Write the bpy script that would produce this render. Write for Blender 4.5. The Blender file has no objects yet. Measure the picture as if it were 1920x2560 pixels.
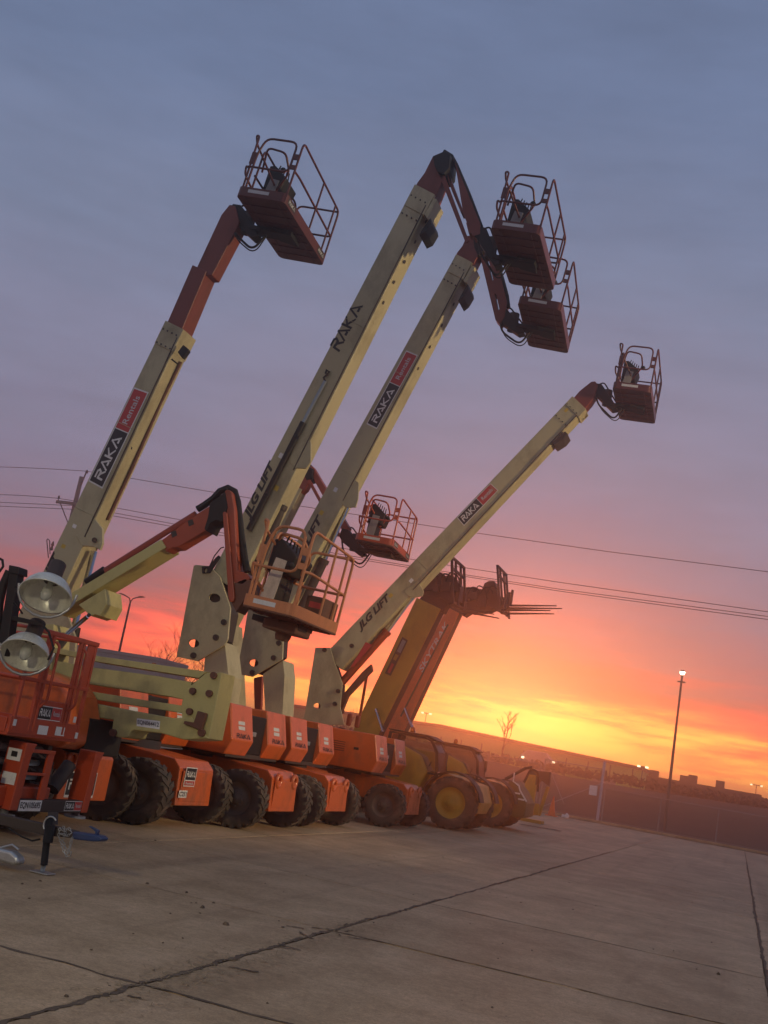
import bpy, bmesh, math, random
from mathutils import Vector, Matrix
from mathutils.geometry import tessellate_polygon
random.seed(7)
S = bpy.context.scene
COL = S.collection
PI = math.pi
# ------------------------------------------------------------------ camera
FPX, DOFF, ROLL, YAW, CH = 2750.0, 592.0, math.radians(10.14), math.radians(19.7), 1.65
pit = math.atan(DOFF / FPX)
hd = Vector((-math.sin(YAW), math.cos(YAW), 0)); r0 = Vector((math.cos(YAW), math.sin(YAW), 0)); zz = Vector((0, 0, 1))
fw = hd * math.cos(pit) + zz * math.sin(pit); u0 = zz * math.cos(pit) - hd * math.sin(pit)
RX = r0 * math.cos(ROLL) + u0 * math.sin(ROLL); UP = u0 * math.cos(ROLL) - r0 * math.sin(ROLL)
CAMP = Vector((0, 0, CH))
cam = bpy.data.cameras.new('camera'); camo = bpy.data.objects.new('camera', cam); COL.objects.link(camo)
cam.sensor_fit = 'VERTICAL'; cam.sensor_height = 36; cam.sensor_width = 27
cam.lens = 36 * FPX / 2560; cam.clip_start = .05; cam.clip_end = 5000
M = Matrix((RX, UP, -fw)).transposed().to_4x4(); M.translation = CAMP
camo.matrix_world = M
S.camera = camo
S.render.resolution_x, S.render.resolution_y = 768, 1024
# ------------------------------------------------------------------ sky
GLOW_AZ = math.radians(-9)          # azimuth of the sunrise glow, from +Y towards +X
def lin(c):
    o = []
    for v in c:
        v /= 255.; o.append(v / 12.92 if v <= .04045 else ((v + .055) / 1.055) ** 2.4)
    return (*o, 1)
W = bpy.data.worlds.new('World'); S.world = W; W.use_nodes = True
nt = W.node_tree; nt.nodes.clear()
def nd(t, tree=None, **k):
    n = (tree or nt).nodes.new(t)
    for a, b in k.items(): setattr(n, a, b)
    return n
def math_n(op, a, b=None, tree=None, clamp=False):
    t = tree or nt; n = nd('ShaderNodeMath', t, operation=op, use_clamp=clamp)
    for i, v in enumerate((a, b)):
        if v is None: continue
        if isinstance(v, (int, float)): n.inputs[i].default_value = v
        else: t.links.new(v, n.inputs[i])
    return n.outputs[0]
def ramp(stops, fac, tree=None, interp='LINEAR'):
    t = tree or nt; n = nd('ShaderNodeValToRGB', t); e = n.color_ramp.elements; n.color_ramp.interpolation = interp
    while len(e) < len(stops): e.new(0.5)
    for k, (p, c) in enumerate(stops): e[k].position = p; e[k].color = c
    t.links.new(fac, n.inputs[0]); return n.outputs[0]
tc = nd('ShaderNodeTexCoord')
sep = nd('ShaderNodeSeparateXYZ'); nt.links.new(tc.outputs['Generated'], sep.inputs[0])
elev = math_n('MULTIPLY', math_n('ARCSINE', sep.outputs[2]), 180 / PI)
az = math_n('ARCTAN2', sep.outputs[0], sep.outputs[1])
daz = math_n('SUBTRACT', az, GLOW_AZ)
cosaz = math_n('COSINE', daz)
dazdeg = math_n('MULTIPLY', math_n('ARCCOSINE', cosaz), 180 / PI)
def streak(sx, sz, detail, rough, off):
    mp = nd('ShaderNodeMapping'); mp.inputs['Scale'].default_value = (sx, sx, sz); mp.inputs['Location'].default_value = (off, off * .7, off * .3)
    nt.links.new(tc.outputs['Generated'], mp.inputs[0])
    n = nd('ShaderNodeTexNoise'); n.inputs['Scale'].default_value = 1; n.inputs['Detail'].default_value = detail; n.inputs['Roughness'].default_value = rough
    nt.links.new(mp.outputs[0], n.inputs[0]); return math_n('SUBTRACT', n.outputs[0], .5)
st1 = streak(5, 34, 5, .6, 3.1); st2 = streak(9, 95, 6, .62, 8.7); st3 = streak(2.6, 9, 3, .5, 5.2)
low = math_n('SUBTRACT', 1, math_n('DIVIDE', elev, 16), clamp=True)
e1 = math_n('ADD', elev, math_n('MULTIPLY', st1, 5.0))
e1 = math_n('ADD', e1, math_n('MULTIPLY', math_n('MULTIPLY', st2, low), 6.0))
e1 = math_n('ADD', e1, math_n('MULTIPLY', st3, 4.5))
e1 = math_n('ADD', e1, math_n('MULTIPLY', dazdeg, .075))
e1 = math_n('ADD', e1, math_n('MULTIPLY', math_n('MAXIMUM', math_n('MULTIPLY', daz, 180 / PI), 0), .08))
fac = math_n('DIVIDE', e1, 60, clamp=True)
front = [(-.5, (5.0, 2.3, .20)), (1.4, (5.0, 2.45, .26)), (2.9, (4.2, 1.8, .25)), (3.7, (3.2, .95, .17)), (4.5, (2.6, .35, .12)), (5.3, (2.1, .17, .12)),
         (6.2, (1.05, .08, .10)), (7.2, (.50, .075, .12)), (8.5, (.27, .095, .17)), (11, (.175, .132, .235)), (14, (.165, .158, .272)), (17, (.18, .182, .295)),
         (21, (.184, .196, .312)), (26, (.162, .196, .315)), (34, (.13, .174, .302)), (45, (.122, .162, .284)), (60, (.127, .162, .278))]
cf = ramp([(max(0, a) / 60, (*c, 1)) for a, c in front], fac)
back = [(0, (186, 150, 146)), (6, (190, 150, 148)), (14, (170, 146, 152)), (28, (140, 136, 152)), (60, (107, 120, 149))]
cb = ramp([(a / 60, lin(c)) for a, c in back], fac)
wside = math_n('DIVIDE', math_n('SUBTRACT', dazdeg, 35), 70, clamp=True)
wisp = streak(4.2, 17, 6, .62, 1.7); wisp2 = streak(11, 60, 5, .6, 12.3)
mx = nd('ShaderNodeMix', data_type='RGBA'); nt.links.new(wside, mx.inputs[0]); nt.links.new(cf, mx.inputs[6]); nt.links.new(cb, mx.inputs[7])
bri = math_n('ADD', 1, math_n('ADD', math_n('MULTIPLY', wisp, .42), math_n('MULTIPLY', wisp2, .22)))
bg = nd('ShaderNodeBackground'); nt.links.new(bri, bg.inputs[1]); nt.links.new(mx.outputs[2], bg.inputs[0])
sky = nd('ShaderNodeTexSky', sky_type='NISHITA', sun_disc=False); sky.sun_elevation = math.radians(.5); sky.sun_rotation = GLOW_AZ; sky.air_density = 1; sky.dust_density = 2
bg2 = nd('ShaderNodeBackground'); bg2.inputs[1].default_value = 0.05; nt.links.new(sky.outputs[0], bg2.inputs[0])
ad = nd('ShaderNodeAddShader'); nt.links.new(bg.outputs[0], ad.inputs[0]); nt.links.new(bg2.outputs[0], ad.inputs[1])
wo = nd('ShaderNodeOutputWorld'); nt.links.new(ad.outputs[0], wo.inputs[0])
# ------------------------------------------------------------------ sun just at the horizon, behind the machines
sl = bpy.data.lights.new('sun', 'SUN'); sl.energy = .34; sl.angle = math.radians(3); sl.color = (1, .23, .075)
so = bpy.data.objects.new('sun', sl); COL.objects.link(so)
SUN_AZ = math.radians(-12)
sdir = Vector((math.sin(SUN_AZ), math.cos(SUN_AZ), math.tan(math.radians(3.2))))
so.rotation_euler = sdir.to_track_quat('Z', 'Y').to_euler(); so.location = (0, 0, 40)
S.view_settings.view_transform = 'Standard'; S.view_settings.look = 'None'; S.view_settings.exposure = 0; S.view_settings.gamma = 1
S.view_settings.use_curve_mapping = False

# ------------------------------------------------------------------ helpers
def ray(x, y): return fw * FPX + RX * (x - 960) - UP * (y - 1280)
def P(x, y, Y):                      # point of the vertical plane Y = const seen at photo position x, y
    d = ray(x, y); return CAMP + d * (Y / d.y)
def PX(x, y, X):
    d = ray(x, y); return CAMP + d * (X / d.x)
def PZ(x, y, z):
    d = ray(x, y); return CAMP + d * ((z - CH) / d.z)

MATS = {}
def mat(name, col, rough=.5, metal=0, var=.12, dirt=(.09, .07, .055), damt=.35, dscale=2.2, bump=.06, bscale=60, spec=.5, coat=0):
    if name in MATS: return MATS[name]
    m = bpy.data.materials.new(name); m.use_nodes = True; t = m.node_tree; b = t.nodes['Principled BSDF']
    c = nd('ShaderNodeTexCoord', t)
    n1 = nd('ShaderNodeTexNoise', t); n1.inputs['Scale'].default_value = dscale; n1.inputs['Detail'].default_value = 8; n1.inputs['Roughness'].default_value = .68
    mp = nd('ShaderNodeMapping', t); mp.inputs['Scale'].default_value = (1, 1, .55); t.links.new(c.outputs['Object'], mp.inputs[0]); t.links.new(mp.outputs[0], n1.inputs[0])
    n2 = nd('ShaderNodeTexNoise', t); n2.inputs['Scale'].default_value = bscale; n2.inputs['Detail'].default_value = 4; t.links.new(c.outputs['Object'], n2.inputs[0])
    f = ramp([(.48, (0, 0, 0, 1)), (.72, (1, 1, 1, 1))], n1.outputs[0], t)
    f = math_n('MULTIPLY', f, damt, t)
    mx = nd('ShaderNodeMix', t, data_type='RGBA'); t.links.new(f, mx.inputs[0]); mx.inputs[6].default_value = (*col, 1); mx.inputs[7].default_value = (*dirt, 1)
    hv = nd('ShaderNodeHueSaturation', t); t.links.new(mx.outputs[2], hv.inputs['Color'])
    v = math_n('ADD', math_n('MULTIPLY', math_n('SUBTRACT', n2.outputs[0], .5, t), var * 2, t), 1, t); t.links.new(v, hv.inputs['Value'])
    t.links.new(hv.outputs[0], b.inputs['Base Color'])
    r = math_n('ADD', math_n('MULTIPLY', f, .5, t), rough, t, True); t.links.new(r, b.inputs['Roughness'])
    b.inputs['Metallic'].default_value = metal; b.inputs['Specular IOR Level'].default_value = spec; b.inputs['Coat Weight'].default_value = coat; b.inputs['Coat Roughness'].default_value = .15
    if bump:
        bp = nd('ShaderNodeBump', t); bp.inputs['Strength'].default_value = bump; bp.inputs['Distance'].default_value = .01
        t.links.new(n2.outputs[0], bp.inputs['Height']); t.links.new(bp.outputs[0], b.inputs['Normal'])
    MATS[name] = m; return m
LIME = mat('cream_paint', (.47, .42, .25), .42, damt=.6, dirt=(.17, .13, .08), dscale=1.7, var=.2)
LIMEG = mat('lime_paint', (.48, .43, .175), .42, damt=.6, dirt=(.15, .12, .06))
ORNG = mat('orange_paint', (.66, .125, .026), .3, damt=.6, dirt=(.15, .075, .045), coat=.2)
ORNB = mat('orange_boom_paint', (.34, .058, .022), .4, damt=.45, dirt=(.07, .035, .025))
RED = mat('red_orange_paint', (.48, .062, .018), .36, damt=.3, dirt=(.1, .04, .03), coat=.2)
FLY = mat('silhouette_orange_paint', (.19, .034, .018), .45, damt=.4, dirt=(.05, .025, .02))  # darker copy of the boom orange, near-silhouette of high tips put into the colour
BASK = mat('basket_paint', (.11, .02, .014), .4, damt=.35, dirt=(.07, .03, .025))  # paint darkened so the high baskets read as backlit shapes
MAROON = mat('dark_maroon_steel', (.045, .018, .014), .6, damt=.4, dirt=(.06, .03, .02))
YELL = mat('yellow_paint', (.5, .27, .03), .42, damt=.4, dirt=(.14, .09, .04))
BLACK = mat('black_paint', (.013, .012, .012), .55, damt=.35, dirt=(.045, .036, .03), spec=.3)
DARK = mat('dark_steel', (.042, .03, .026), .6, damt=.5, dirt=(.07, .05, .035))
RUST = mat('rusty_brown_steel', (.13, .05, .03), .65, damt=.6)
RUB = mat('tyre_rubber', (.06, .046, .037), .82, damt=.9, dirt=(.22, .155, .11), dscale=4, bump=.25)
RIM = mat('rim_steel', (.15, .11, .085), .6, damt=.6, dirt=(.14, .1, .07))
RIMY = mat('yellow_rim', (.55, .31, .03), .5, damt=.4)
CHROME = mat('chrome_rod', (.75, .75, .75), .12, 1, var=0, damt=.1, bump=0)
GALV = mat('galvanised_steel', (.5, .51, .5), .4, .8, damt=.4)
WHITE = mat('white_sticker', (.78, .77, .74), .5, damt=.3, bump=0)
INK = mat('black_print', (.012, .012, .014), .5, damt=.15, bump=0)
REDP = mat('red_print', (.52, .045, .04), .5, damt=.15, bump=0)
SILV = mat('silver_print', (.6, .6, .6), .5, damt=.2, bump=0)
BLUE = mat('blue_paint', (.022, .045, .13), .4, damt=.3)
GREY = mat('grey_plastic', (.3, .29, .28), .5, damt=.3)
CONE = mat('cone_orange', (.75, .14, .02), .5)
TANLIT = mat('tan_lit_orange_paint', (.52, .19, .075), .5, damt=.5, dirt=(.2, .1, .05))  # warm side light on the nearest basket's rails put into the paint
PAPER = mat('faded_paper', (.55, .46, .38), .7, damt=.5, dirt=(.25, .2, .15), dscale=12)
HOSE = mat('hose_rubber', (.012, .011, .011), .6, damt=.2, spec=.3)
WOOD = mat('grey_wood', (.2, .16, .13), .8, damt=.4)
BARK = mat('bark', (.07, .05, .035), .9)

def empty(name, loc, label, cat, group=None):
    o = bpy.data.objects.new(name, None); COL.objects.link(o); o.location = loc; o.empty_display_size = .3
    o['label'] = label; o['category'] = cat
    if group: o['group'] = group
    return o
def wloc(o):
    v = Vector(); p = o
    while p is not None: v += p.location; p = p.parent
    return v
class MB:
    def __init__(s): s.v = []; s.f = []; s.sm = []
    def add(s, vs, fs, smooth=False):
        b = len(s.v); s.v += [Vector(p) for p in vs]; s.f += [[b + i for i in f] for f in fs]; s.sm += [smooth] * len(fs); return s
    def box(s, lo, hi):
        x0, y0, z0 = lo; x1, y1, z1 = hi
        return s.add([(x0, y0, z0), (x1, y0, z0), (x1, y1, z0), (x0, y1, z0), (x0, y0, z1), (x1, y0, z1), (x1, y1, z1), (x0, y1, z1)],
                     [(0, 3, 2, 1), (4, 5, 6, 7), (0, 1, 5, 4), (1, 2, 6, 5), (2, 3, 7, 6), (3, 0, 4, 7)])
    def prism(s, pts, d, holes=()):          # polygon of 3D points pushed along vector d
        d = Vector(d); pts = [Vector(p) for p in pts]
        n = Vector()
        for i in range(len(pts)): n += pts[i].cross(pts[(i + 1) % len(pts)])
        if n.dot(d) > 0: pts = pts[::-1]
        loops = [pts] + [[Vector(p) for p in h] for h in holes]
        if holes:
            flat = [p for l in loops for p in l]; N = len(flat)
            tris = [list(t) for t in tessellate_polygon(loops)]
            fs = []
            for t in tris:
                nn = (flat[t[1]] - flat[t[0]]).cross(flat[t[2]] - flat[t[0]])
                if nn.dot(d) > 0: t = t[::-1]
                fs.append(t); fs.append([i + N for i in t[::-1]])
            b = 0
            for l in loops:
                k = len(l)
                for i in range(k): fs.append([b + (i + 1) % k, b + i, b + i + N, b + (i + 1) % k + N])
                b += k
            return s.add(flat + [p + d for p in flat], fs)
        N = len(pts)
        fs = [list(range(N)), list(range(2 * N - 1, N - 1, -1))] + [[(i + 1) % N, i, i + N, (i + 1) % N + N] for i in range(N)]
        return s.add(pts + [p + d for p in pts], fs)
    def tube(s, path, r, n=8, closed=False, cap=True):
        path = [Vector(p) for p in path]; N = len(path); rings = []; prev = None
        rr = r if isinstance(r, (list, tuple)) else [r] * N
        for i, p in enumerate(path):
            if closed: t = path[(i + 1) % N] - path[i - 1]
            else: t = path[min(i + 1, N - 1)] - path[max(i - 1, 0)]
            t.normalize()
            if prev is None:
                a = t.orthogonal().normalized()
            else:
                a = prev - t * prev.dot(t); a.normalize()
            prev = a; bb = t.cross(a)
            rings.append([p + (a * math.cos(2 * PI * k / n) + bb * math.sin(2 * PI * k / n)) * rr[i] for k in range(n)])
        vs = [v for rg in rings for v in rg]; fs = []
        for i in range(N if closed else N - 1):
            j = (i + 1) % N
            for k in range(n): fs.append((i * n + k, i * n + (k + 1) % n, j * n + (k + 1) % n, j * n + k))
        s.add(vs, fs, True)
        if cap and not closed:
            s.add(rings[0], [list(range(n - 1, -1, -1))]); s.add(rings[-1], [list(range(n))])
        return s
    def lathe(s, prof, o, ax, n=24, smooth=True):   # prof (radius, height)
        o = Vector(o); ax = Vector(ax).normalized(); a = ax.orthogonal().normalized(); b = ax.cross(a); m = len(prof)
        vs = [o + ax * h + (a * math.cos(2 * PI * k / n) + b * math.sin(2 * PI * k / n)) * r for r, h in prof for k in range(n)]
        fs = [(i * n + k, i * n + (k + 1) % n, (i + 1) * n + (k + 1) % n, (i + 1) * n + k) for i in range(m - 1) for k in range(n)]
        return s.add(vs, fs, smooth)
    def cyl(s, a, b, r, n=14):
        a = Vector(a); b = Vector(b); h = (b - a).length
        return s.lathe([(0.0001, 0), (r, 0), (r, 0), (r, h), (r, h), (.0001, h)], a, b - a, n)
    def build(s, name, m, parent=None, bevel=0, xf=None, seg=2, loc=None):
        me = bpy.data.meshes.new(name)
        base = wloc(parent) if parent is not None else Vector()
        if loc is not None: base = base + Vector(loc)
        vs = [(xf @ v if xf else v) - base for v in s.v]
        me.from_pydata(vs, [], s.f); me.materials.append(m)
        me.polygons.foreach_set('use_smooth', s.sm); me.update()
        o = bpy.data.objects.new(name, me); COL.objects.link(o)
        if parent is not None: o.parent = parent
        if loc is not None: o.location = loc
        if bevel:
            bv = o.modifiers.new('bevel', 'BEVEL'); bv.width = bevel; bv.segments = seg; bv.limit_method = 'ANGLE'; bv.angle_limit = math.radians(35); bv.harden_normals = False
        return o
def pl(pts, Y): return [P(x, y, Y) for x, y in pts]
def plate(name, pts, Y, w, m, parent, bevel=.008, holes=()):      # photo outline on the near face at Y, thickness w away from the camera
    return MB().prism(pl(pts, Y), (0, w, 0), [pl(h, Y) for h in holes]).build(name, m, parent, bevel)
def strip(L0, L1, t0, t1):
    dx, dy = L1[0] - L0[0], L1[1] - L0[1]; l = math.hypot(dx, dy); n = (-dy / l, dx / l)
    return [L0, L1, (L1[0] + n[0] * t1, L1[1] + n[1] * t1), (L0[0] + n[0] * t0, L0[1] + n[1] * t0)]
def oval(cx, cy, rx, ry, tilt=.18, n=14):
    return [(cx + rx * math.cos(a) * math.cos(tilt) - ry * math.sin(a) * math.sin(tilt), cy + rx * math.cos(a) * math.sin(tilt) + ry * math.sin(a) * math.cos(tilt)) for a in [2 * PI * k / n for k in range(n)]]
TXT = {}
def text_geo(s, bold=.0, shear=0):
    k = (s, bold, shear)
    if k not in TXT:
        c = bpy.data.curves.new('t', 'FONT'); c.body = s; c.offset = bold; c.shear = shear; c.resolution_u = 3
        o = bpy.data.objects.new('t', c); COL.objects.link(o)
        dg = bpy.context.evaluated_depsgraph_get(); me = bpy.data.meshes.new_from_object(o.evaluated_get(dg))
        vs = [v.co.copy() for v in me.vertices]; fs = [list(p.vertices) for p in me.polygons]
        bpy.data.objects.remove(o); bpy.data.curves.remove(c); bpy.data.meshes.remove(me)
        x0 = min(v.x for v in vs); x1 = max(v.x for v in vs); y0 = min(v.y for v in vs); y1 = max(v.y for v in vs)
        TXT[k] = ([((v.x - x0) / (x1 - x0), (v.y - y0) / (y1 - y0)) for v in vs], fs)
    return TXT[k]
def raka_geo():
    if 'raka' in TXT: return TXT['raka']
    L = {'R': [[(.06, 0), (.06, .58), (.3, .58)], [(0, .93), (.66, .93), (.84, .76), (.7, .55), (.28, .55)], [(.48, .5), (.9, 0)]],
         'A': [[(-.02, 0), (.5, .98), (1.02, 0)], [(.44, .2), (.8, .2)]],
         'K': [[(.08, 0), (.08, 1)], [(.86, 1), (.22, .52), (.92, 0)]]}
    vs, fs, lay = [], [], 0; x = 0; t = .105
    wd = []
    for ch in 'RAKA':
        for path in L[ch]:
            for i in range(len(path) - 1):
                a = Vector((*path[i], 0)); b = Vector((*path[i + 1], 0)); d = (b - a).normalized(); n = Vector((-d.y, d.x, 0)) * t
                e = d * t * (.75 if i else .1); g = d * t * (.75 if i < len(path) - 2 else .1)
                q = [a - e - n, b + g - n, b + g + n, a - e + n]; k = len(vs)
                vs += [(p.x * .98 + x, min(1, max(0, p.y)), lay) for p in q]; fs.append([k, k + 1, k + 2, k + 3]); lay += 1
        x += 1.12 if ch != 'R' else 1.0
    mxx = max(v[0] for v in vs); mn = min(v[0] for v in vs)
    TXT['raka'] = ([((v[0] - mn) / (mxx - mn), v[1], v[2]) for v in vs], fs); return TXT['raka']
def quadmap(geo, q, off, name, m, parent, eps=.00025):   # q: BL, BR, TR, TL in 3D
    BL, BR, TR, TL = [Vector(p) for p in q]
    n = (BR - BL).cross(TL - BL).normalized()
    vs, fs = geo; b = MB(); out = []
    for v in vs:
        u, w = v[0], v[1]; p = BL * (1 - u) * (1 - w) + BR * u * (1 - w) + TR * u * w + TL * (1 - u) * w
        out.append(p + n * (off + (v[2] * eps if len(v) > 2 else 0)))
    return b.add(out, fs).build(name, m, parent)
UNIT = ([(0, 0), (1, 0), (1, 1), (0, 1)], [[0, 1, 2, 3]])
def inset(q, a, b, c, d):       # sub-rectangle of a quad, u from a to b, v from c to d
    BL, BR, TR, TL = [Vector(p) for p in q]
    f = lambda u, w: BL * (1 - u) * (1 - w) + BR * u * (1 - w) + TR * u * w + TL * (1 - u) * w
    return [f(a, c), f(b, c), f(b, d), f(a, d)]
def sticker(q, parent, m=WHITE, name='sticker', off=.003): return quadmap(UNIT, q, off, name, m, parent)
def rental_sign(q, parent, split=.57, vertical=False):
    s = sticker(q, parent, WHITE, 'sign_backing', .003)
    sticker(inset(q, .015, split - .005, .06, .94), parent, INK, 'sign_panel', .005)
    sticker(inset(q, split + .005, .985, .06, .94), parent, REDP, 'sign_panel', .005)
    quadmap(raka_geo(), inset(q, .06, split - .06, .24, .78), .007, 'lettering', WHITE, parent)
    quadmap(text_geo('Rentals', .01), inset(q, split + .07, .93, .34, .70), .007, 'lettering', SILV, parent)
def plq(pts, Y): return [P(x, y, Y) for x, y in pts]
def jlg(pts, Y, parent):
    quadmap(text_geo('JLG LIFT', .05, .22), plq(pts, Y), .0035, 'lettering', INK, parent)

# ------------------------------------------------------------------ tyre / wheel
def wheel_meshes(R, w, rimr, rimmat, lugs, key):
    b = MB(); hw = w / 2
    prof = [(rimr, -hw * .72), (rimr + .03, -hw * .86), (R * .78, -hw), (R * .9, -hw * .96), (R * .955, -hw * .8), (R * .965, 0), (R * .955, hw * .8), (R * .9, hw * .96), (R * .78, hw), (rimr + .03, hw * .86), (rimr, hw * .72)]
    b.lathe(prof, (0, 0, 0), (0, 1, 0), 40)
    for k in range(lugs):
        for sgn in (-1, 1):
            a = 2 * PI * (k + (.5 if sgn > 0 else 0)) / lugs; da = .55 * 2 * PI / lugs; wd = .33 * 2 * PI / lugs
            def pt(r, ang, y): return (r * math.cos(ang), y, r * math.sin(ang))
            vs = []
            for r in (R * .93, R):
                vs += [pt(r, a - wd, sgn * .0), pt(r, a + wd, sgn * .0), pt(r, a + wd + da, sgn * hw * .98), pt(r, a - wd * .6 + da, sgn * hw * .98)]
            r2 = R * .86
            vs += [pt(r2, a + wd + da, sgn * hw * .985), pt(r2, a - wd * .6 + da, sgn * hw * .985)]
            fs = [(4, 5, 6, 7), (0, 1, 5, 4), (1, 2, 6, 5), (3, 0, 4, 7), (2, 8, 9, 3), (2, 3, 7, 6)]
            if sgn > 0: fs = [f[::-1] for f in fs]
            b.add(vs, fs)
    ty = b.build('tyre', RUB); rb = MB()
    rb.lathe([(rimr + .012, -hw * .78), (rimr + .01, -hw * .7), (rimr * .93, -hw * .66), (rimr * .9, -hw * .4), (rimr * .55, -hw * .3), (rimr * .52, -hw * .52), (rimr * .3, -hw * .55), (rimr * .28, -hw * .75), (.001, -hw * .78)], (0, 0, 0), (0, 1, 0), 28)
    rb.lathe([(.001, hw * .78), (rimr * .3, hw * .75), (rimr * .55, hw * .3), (rimr * .9, hw * .4), (rimr + .012, hw * .78)], (0, 0, 0), (0, 1, 0), 28)
    for k in range(8):
        a = 2 * PI * k / 8
        for sy in (-1,):
            rb.cyl((rimr * .42 * math.cos(a), sy * hw * .5, rimr * .42 * math.sin(a)), (rimr * .42 * math.cos(a), sy * hw * .62, rimr * .42 * math.sin(a)), .022, 6)
    ri = rb.build('wheel', rimmat)
    tm, rm = ty.data, ri.data; bpy.data.objects.remove(ty); bpy.data.objects.remove(ri)
    return tm, rm
WM = wheel_meshes(.485, .38, .27, RIM, 20, 'lift')
WT = wheel_meshes(.68, .45, .40, RIMY, 20, 'tele')
WS = wheel_meshes(.40, .28, .22, RIM, 16, 'sc')
def wheel(root, x, y, z, meshes, yaw=0, flip=False):
    o = bpy.data.objects.new('wheel', meshes[1]); COL.objects.link(o); o.parent = root
    o.location = Vector((x, y, z)) - root.location; o.rotation_euler = (0, random.uniform(0, 6.2), yaw + (PI if flip else 0))
    o.rotation_euler = Matrix.Rotation(yaw + (PI if flip else 0), 3, 'Z').to_euler()
    t = bpy.data.objects.new('tyre', meshes[0]); COL.objects.link(t); t.parent = o; t.rotation_euler = (0, random.uniform(0, 6), 0)

# ------------------------------------------------------------------ basket
def rr_path(pts, r=.08, n=4):
    out = []; pts = [Vector(p) for p in pts]
    for i, p in enumerate(pts):
        if i in (0, len(pts) - 1): out.append(p); continue
        a = (pts[i - 1] - p); b = (pts[i + 1] - p); k = min(r, a.length * .45, b.length * .45)
        a = p + a.normalized() * k; b = p + b.normalized() * k
        for j in range(n + 1):
            t = j / n; out.append(a * (1 - t) ** 2 + p * 2 * t * (1 - t) + b * t * t)
    return out
def basket(root, c, yaw, tilt, Wd=.91, L=2.3, light=0, raka=True):
    xf = Matrix.Translation(Vector(c)) @ Matrix.Rotation(math.radians(yaw), 4, 'Z') @ Matrix.Rotation(math.radians(tilt), 4, 'Y')
    hx, hy = Wd / 2, L / 2; m = {0: BASK, 1: TANLIT, 2: RED}[light]
    def rrect(hx, hy, r, n=4):
        o = []
        for cx, cy, a0 in ((hx - r, hy - r, 0), (-hx + r, hy - r, 90), (-hx + r, -hy + r, 180), (hx - r, -hy + r, 270)):
            for k in range(n + 1):
                a = math.radians(a0 + 90 * k / n); o.append((cx + r * math.cos(a), cy + r * math.sin(a)))
        return o
    fl = rrect(hx, hy, .1)
    floor = MB().prism([(x, y, 0) for x, y in fl], (0, 0, .028)).build('platform_floor', RUST if light == 1 else BASK, root, .004, xf)
    g = MB()
    for k in range(1, 8): g.box((-hx + .05, -hy + L * k / 8 - .012, -.018), (hx - .05, -hy + L * k / 8 + .012, -.001))
    for sx in (-.28, .28): g.box((sx - .012, -hy + .06, -.012), (sx + .012, hy - .06, -.0005))
    g.build('floor_rib', BASK, floor, 0, xf)
    N = len(fl); tb = MB(); inn = rrect(hx - .012, hy - .012, .09)
    vs = [(x, y, .02) for x, y in fl] + [(x, y, .17) for x, y in fl] + [(x, y, .17) for x, y in inn] + [(x, y, .02) for x, y in inn]
    fs = []
    for i in range(N):
        j = (i + 1) % N
        fs += [(i, j, N + j, N + i), (N + i, N + j, 2 * N + j, 2 * N + i), (2 * N + i, 2 * N + j, 3 * N + j, 3 * N + i)]
    toe = tb.add(vs, fs).build('toe_board', m, root, 0, xf)
    w2 = lambda q: [xf @ Vector(p) for p in q]
    sticker(w2([(-hx * .55, -hy, .07), (hx * .3, -hy, .07), (hx * .3, -hy, .13), (-hx * .55, -hy, .13)]), toe, SILV, 'sticker', .003)
    if raka:
        for y0 in (-hy + .12, hy - .5):
            q = w2([(hx, y0, .04), (hx, y0 + .36, .04), (hx, y0 + .36, .15), (hx, y0, .15)])
            sticker(q, toe, INK, 'sign_panel', .003); quadmap(raka_geo(), inset(q, .08, .92, .2, .8), .005, 'lettering', SILV, toe)
    # support beam below
    b = MB(); b.box((-hx - .12, -.14, -.10), (hx * .55, .14, -.022)); b.prism([(hx * .5, -.14, -.022), (hx * .5, .34, -.022), (-hx * .2, .22, -.022), (-hx * .2, -.2, -.022)], (0, 0, -.06))
    b.build('support_beam', BLACK, root, .006, xf)
    r = .0195; H = 1.1
    # open-side guardrail
    G = MB()
    px = hx - .03
    G.tube(rr_path([(px, -hy + .05, .02), (px, -hy + .05, H + .04), (px, hy - .06, H - .02), (px, hy - .06, H - .4)], .12), r)
    G.tube(rr_path([(px, -hy + .05, .60), (px, -hy + .30, .62), (px, hy - .05, .56), (-hx + .06, hy - .05, .56)], .1), r)
    for y in (-hy + L * .55, hy - .28): G.tube([(px, y, .03), (px, y, H - .01)], r * .95)
    G.tube([(px, hy - .06, .03), (px, hy - .06, H - .3)], r)
    G.tube(rr_path([(px, hy - .06, H - .03), (-hx + .05, hy - .06, H - .03), (-hx + .05, hy - .06, .03)], .12), r)
    G.build('guardrail', m, root, 0, xf)
    # near end: gate loop, latch posts and corner frame
    E2 = MB(); ny = -hy + .04
    loop = rr_path([(-.02, ny, .56), (px - .1, ny, .56), (px - .1, ny, H + .02), (-hx + .2, ny, H + .02), (-hx + .12, ny, .80), (-hx + .12, ny, .03)], .13)
    E2.tube(loop, r)
    E2.tube([(-hx + .04, ny, .56), (-.02, ny, .56)], r)
    E2.box((px - .09, ny - .012, .8), (px + .005, ny + .012, .9)); E2.box((px - .09, ny - .012, .62), (px + .005, ny + .012, .7))
    E2.prism([(px - .07, ny - .008, .02), (px + .02, ny - .008, .02), (px + .02, ny - .008, .22), (px - .012, ny - .008, .22)], (0, .016, 0))
    E2.build('gate', m, root, 0, xf)
    F2 = MB(); lx = -hx + .04
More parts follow.
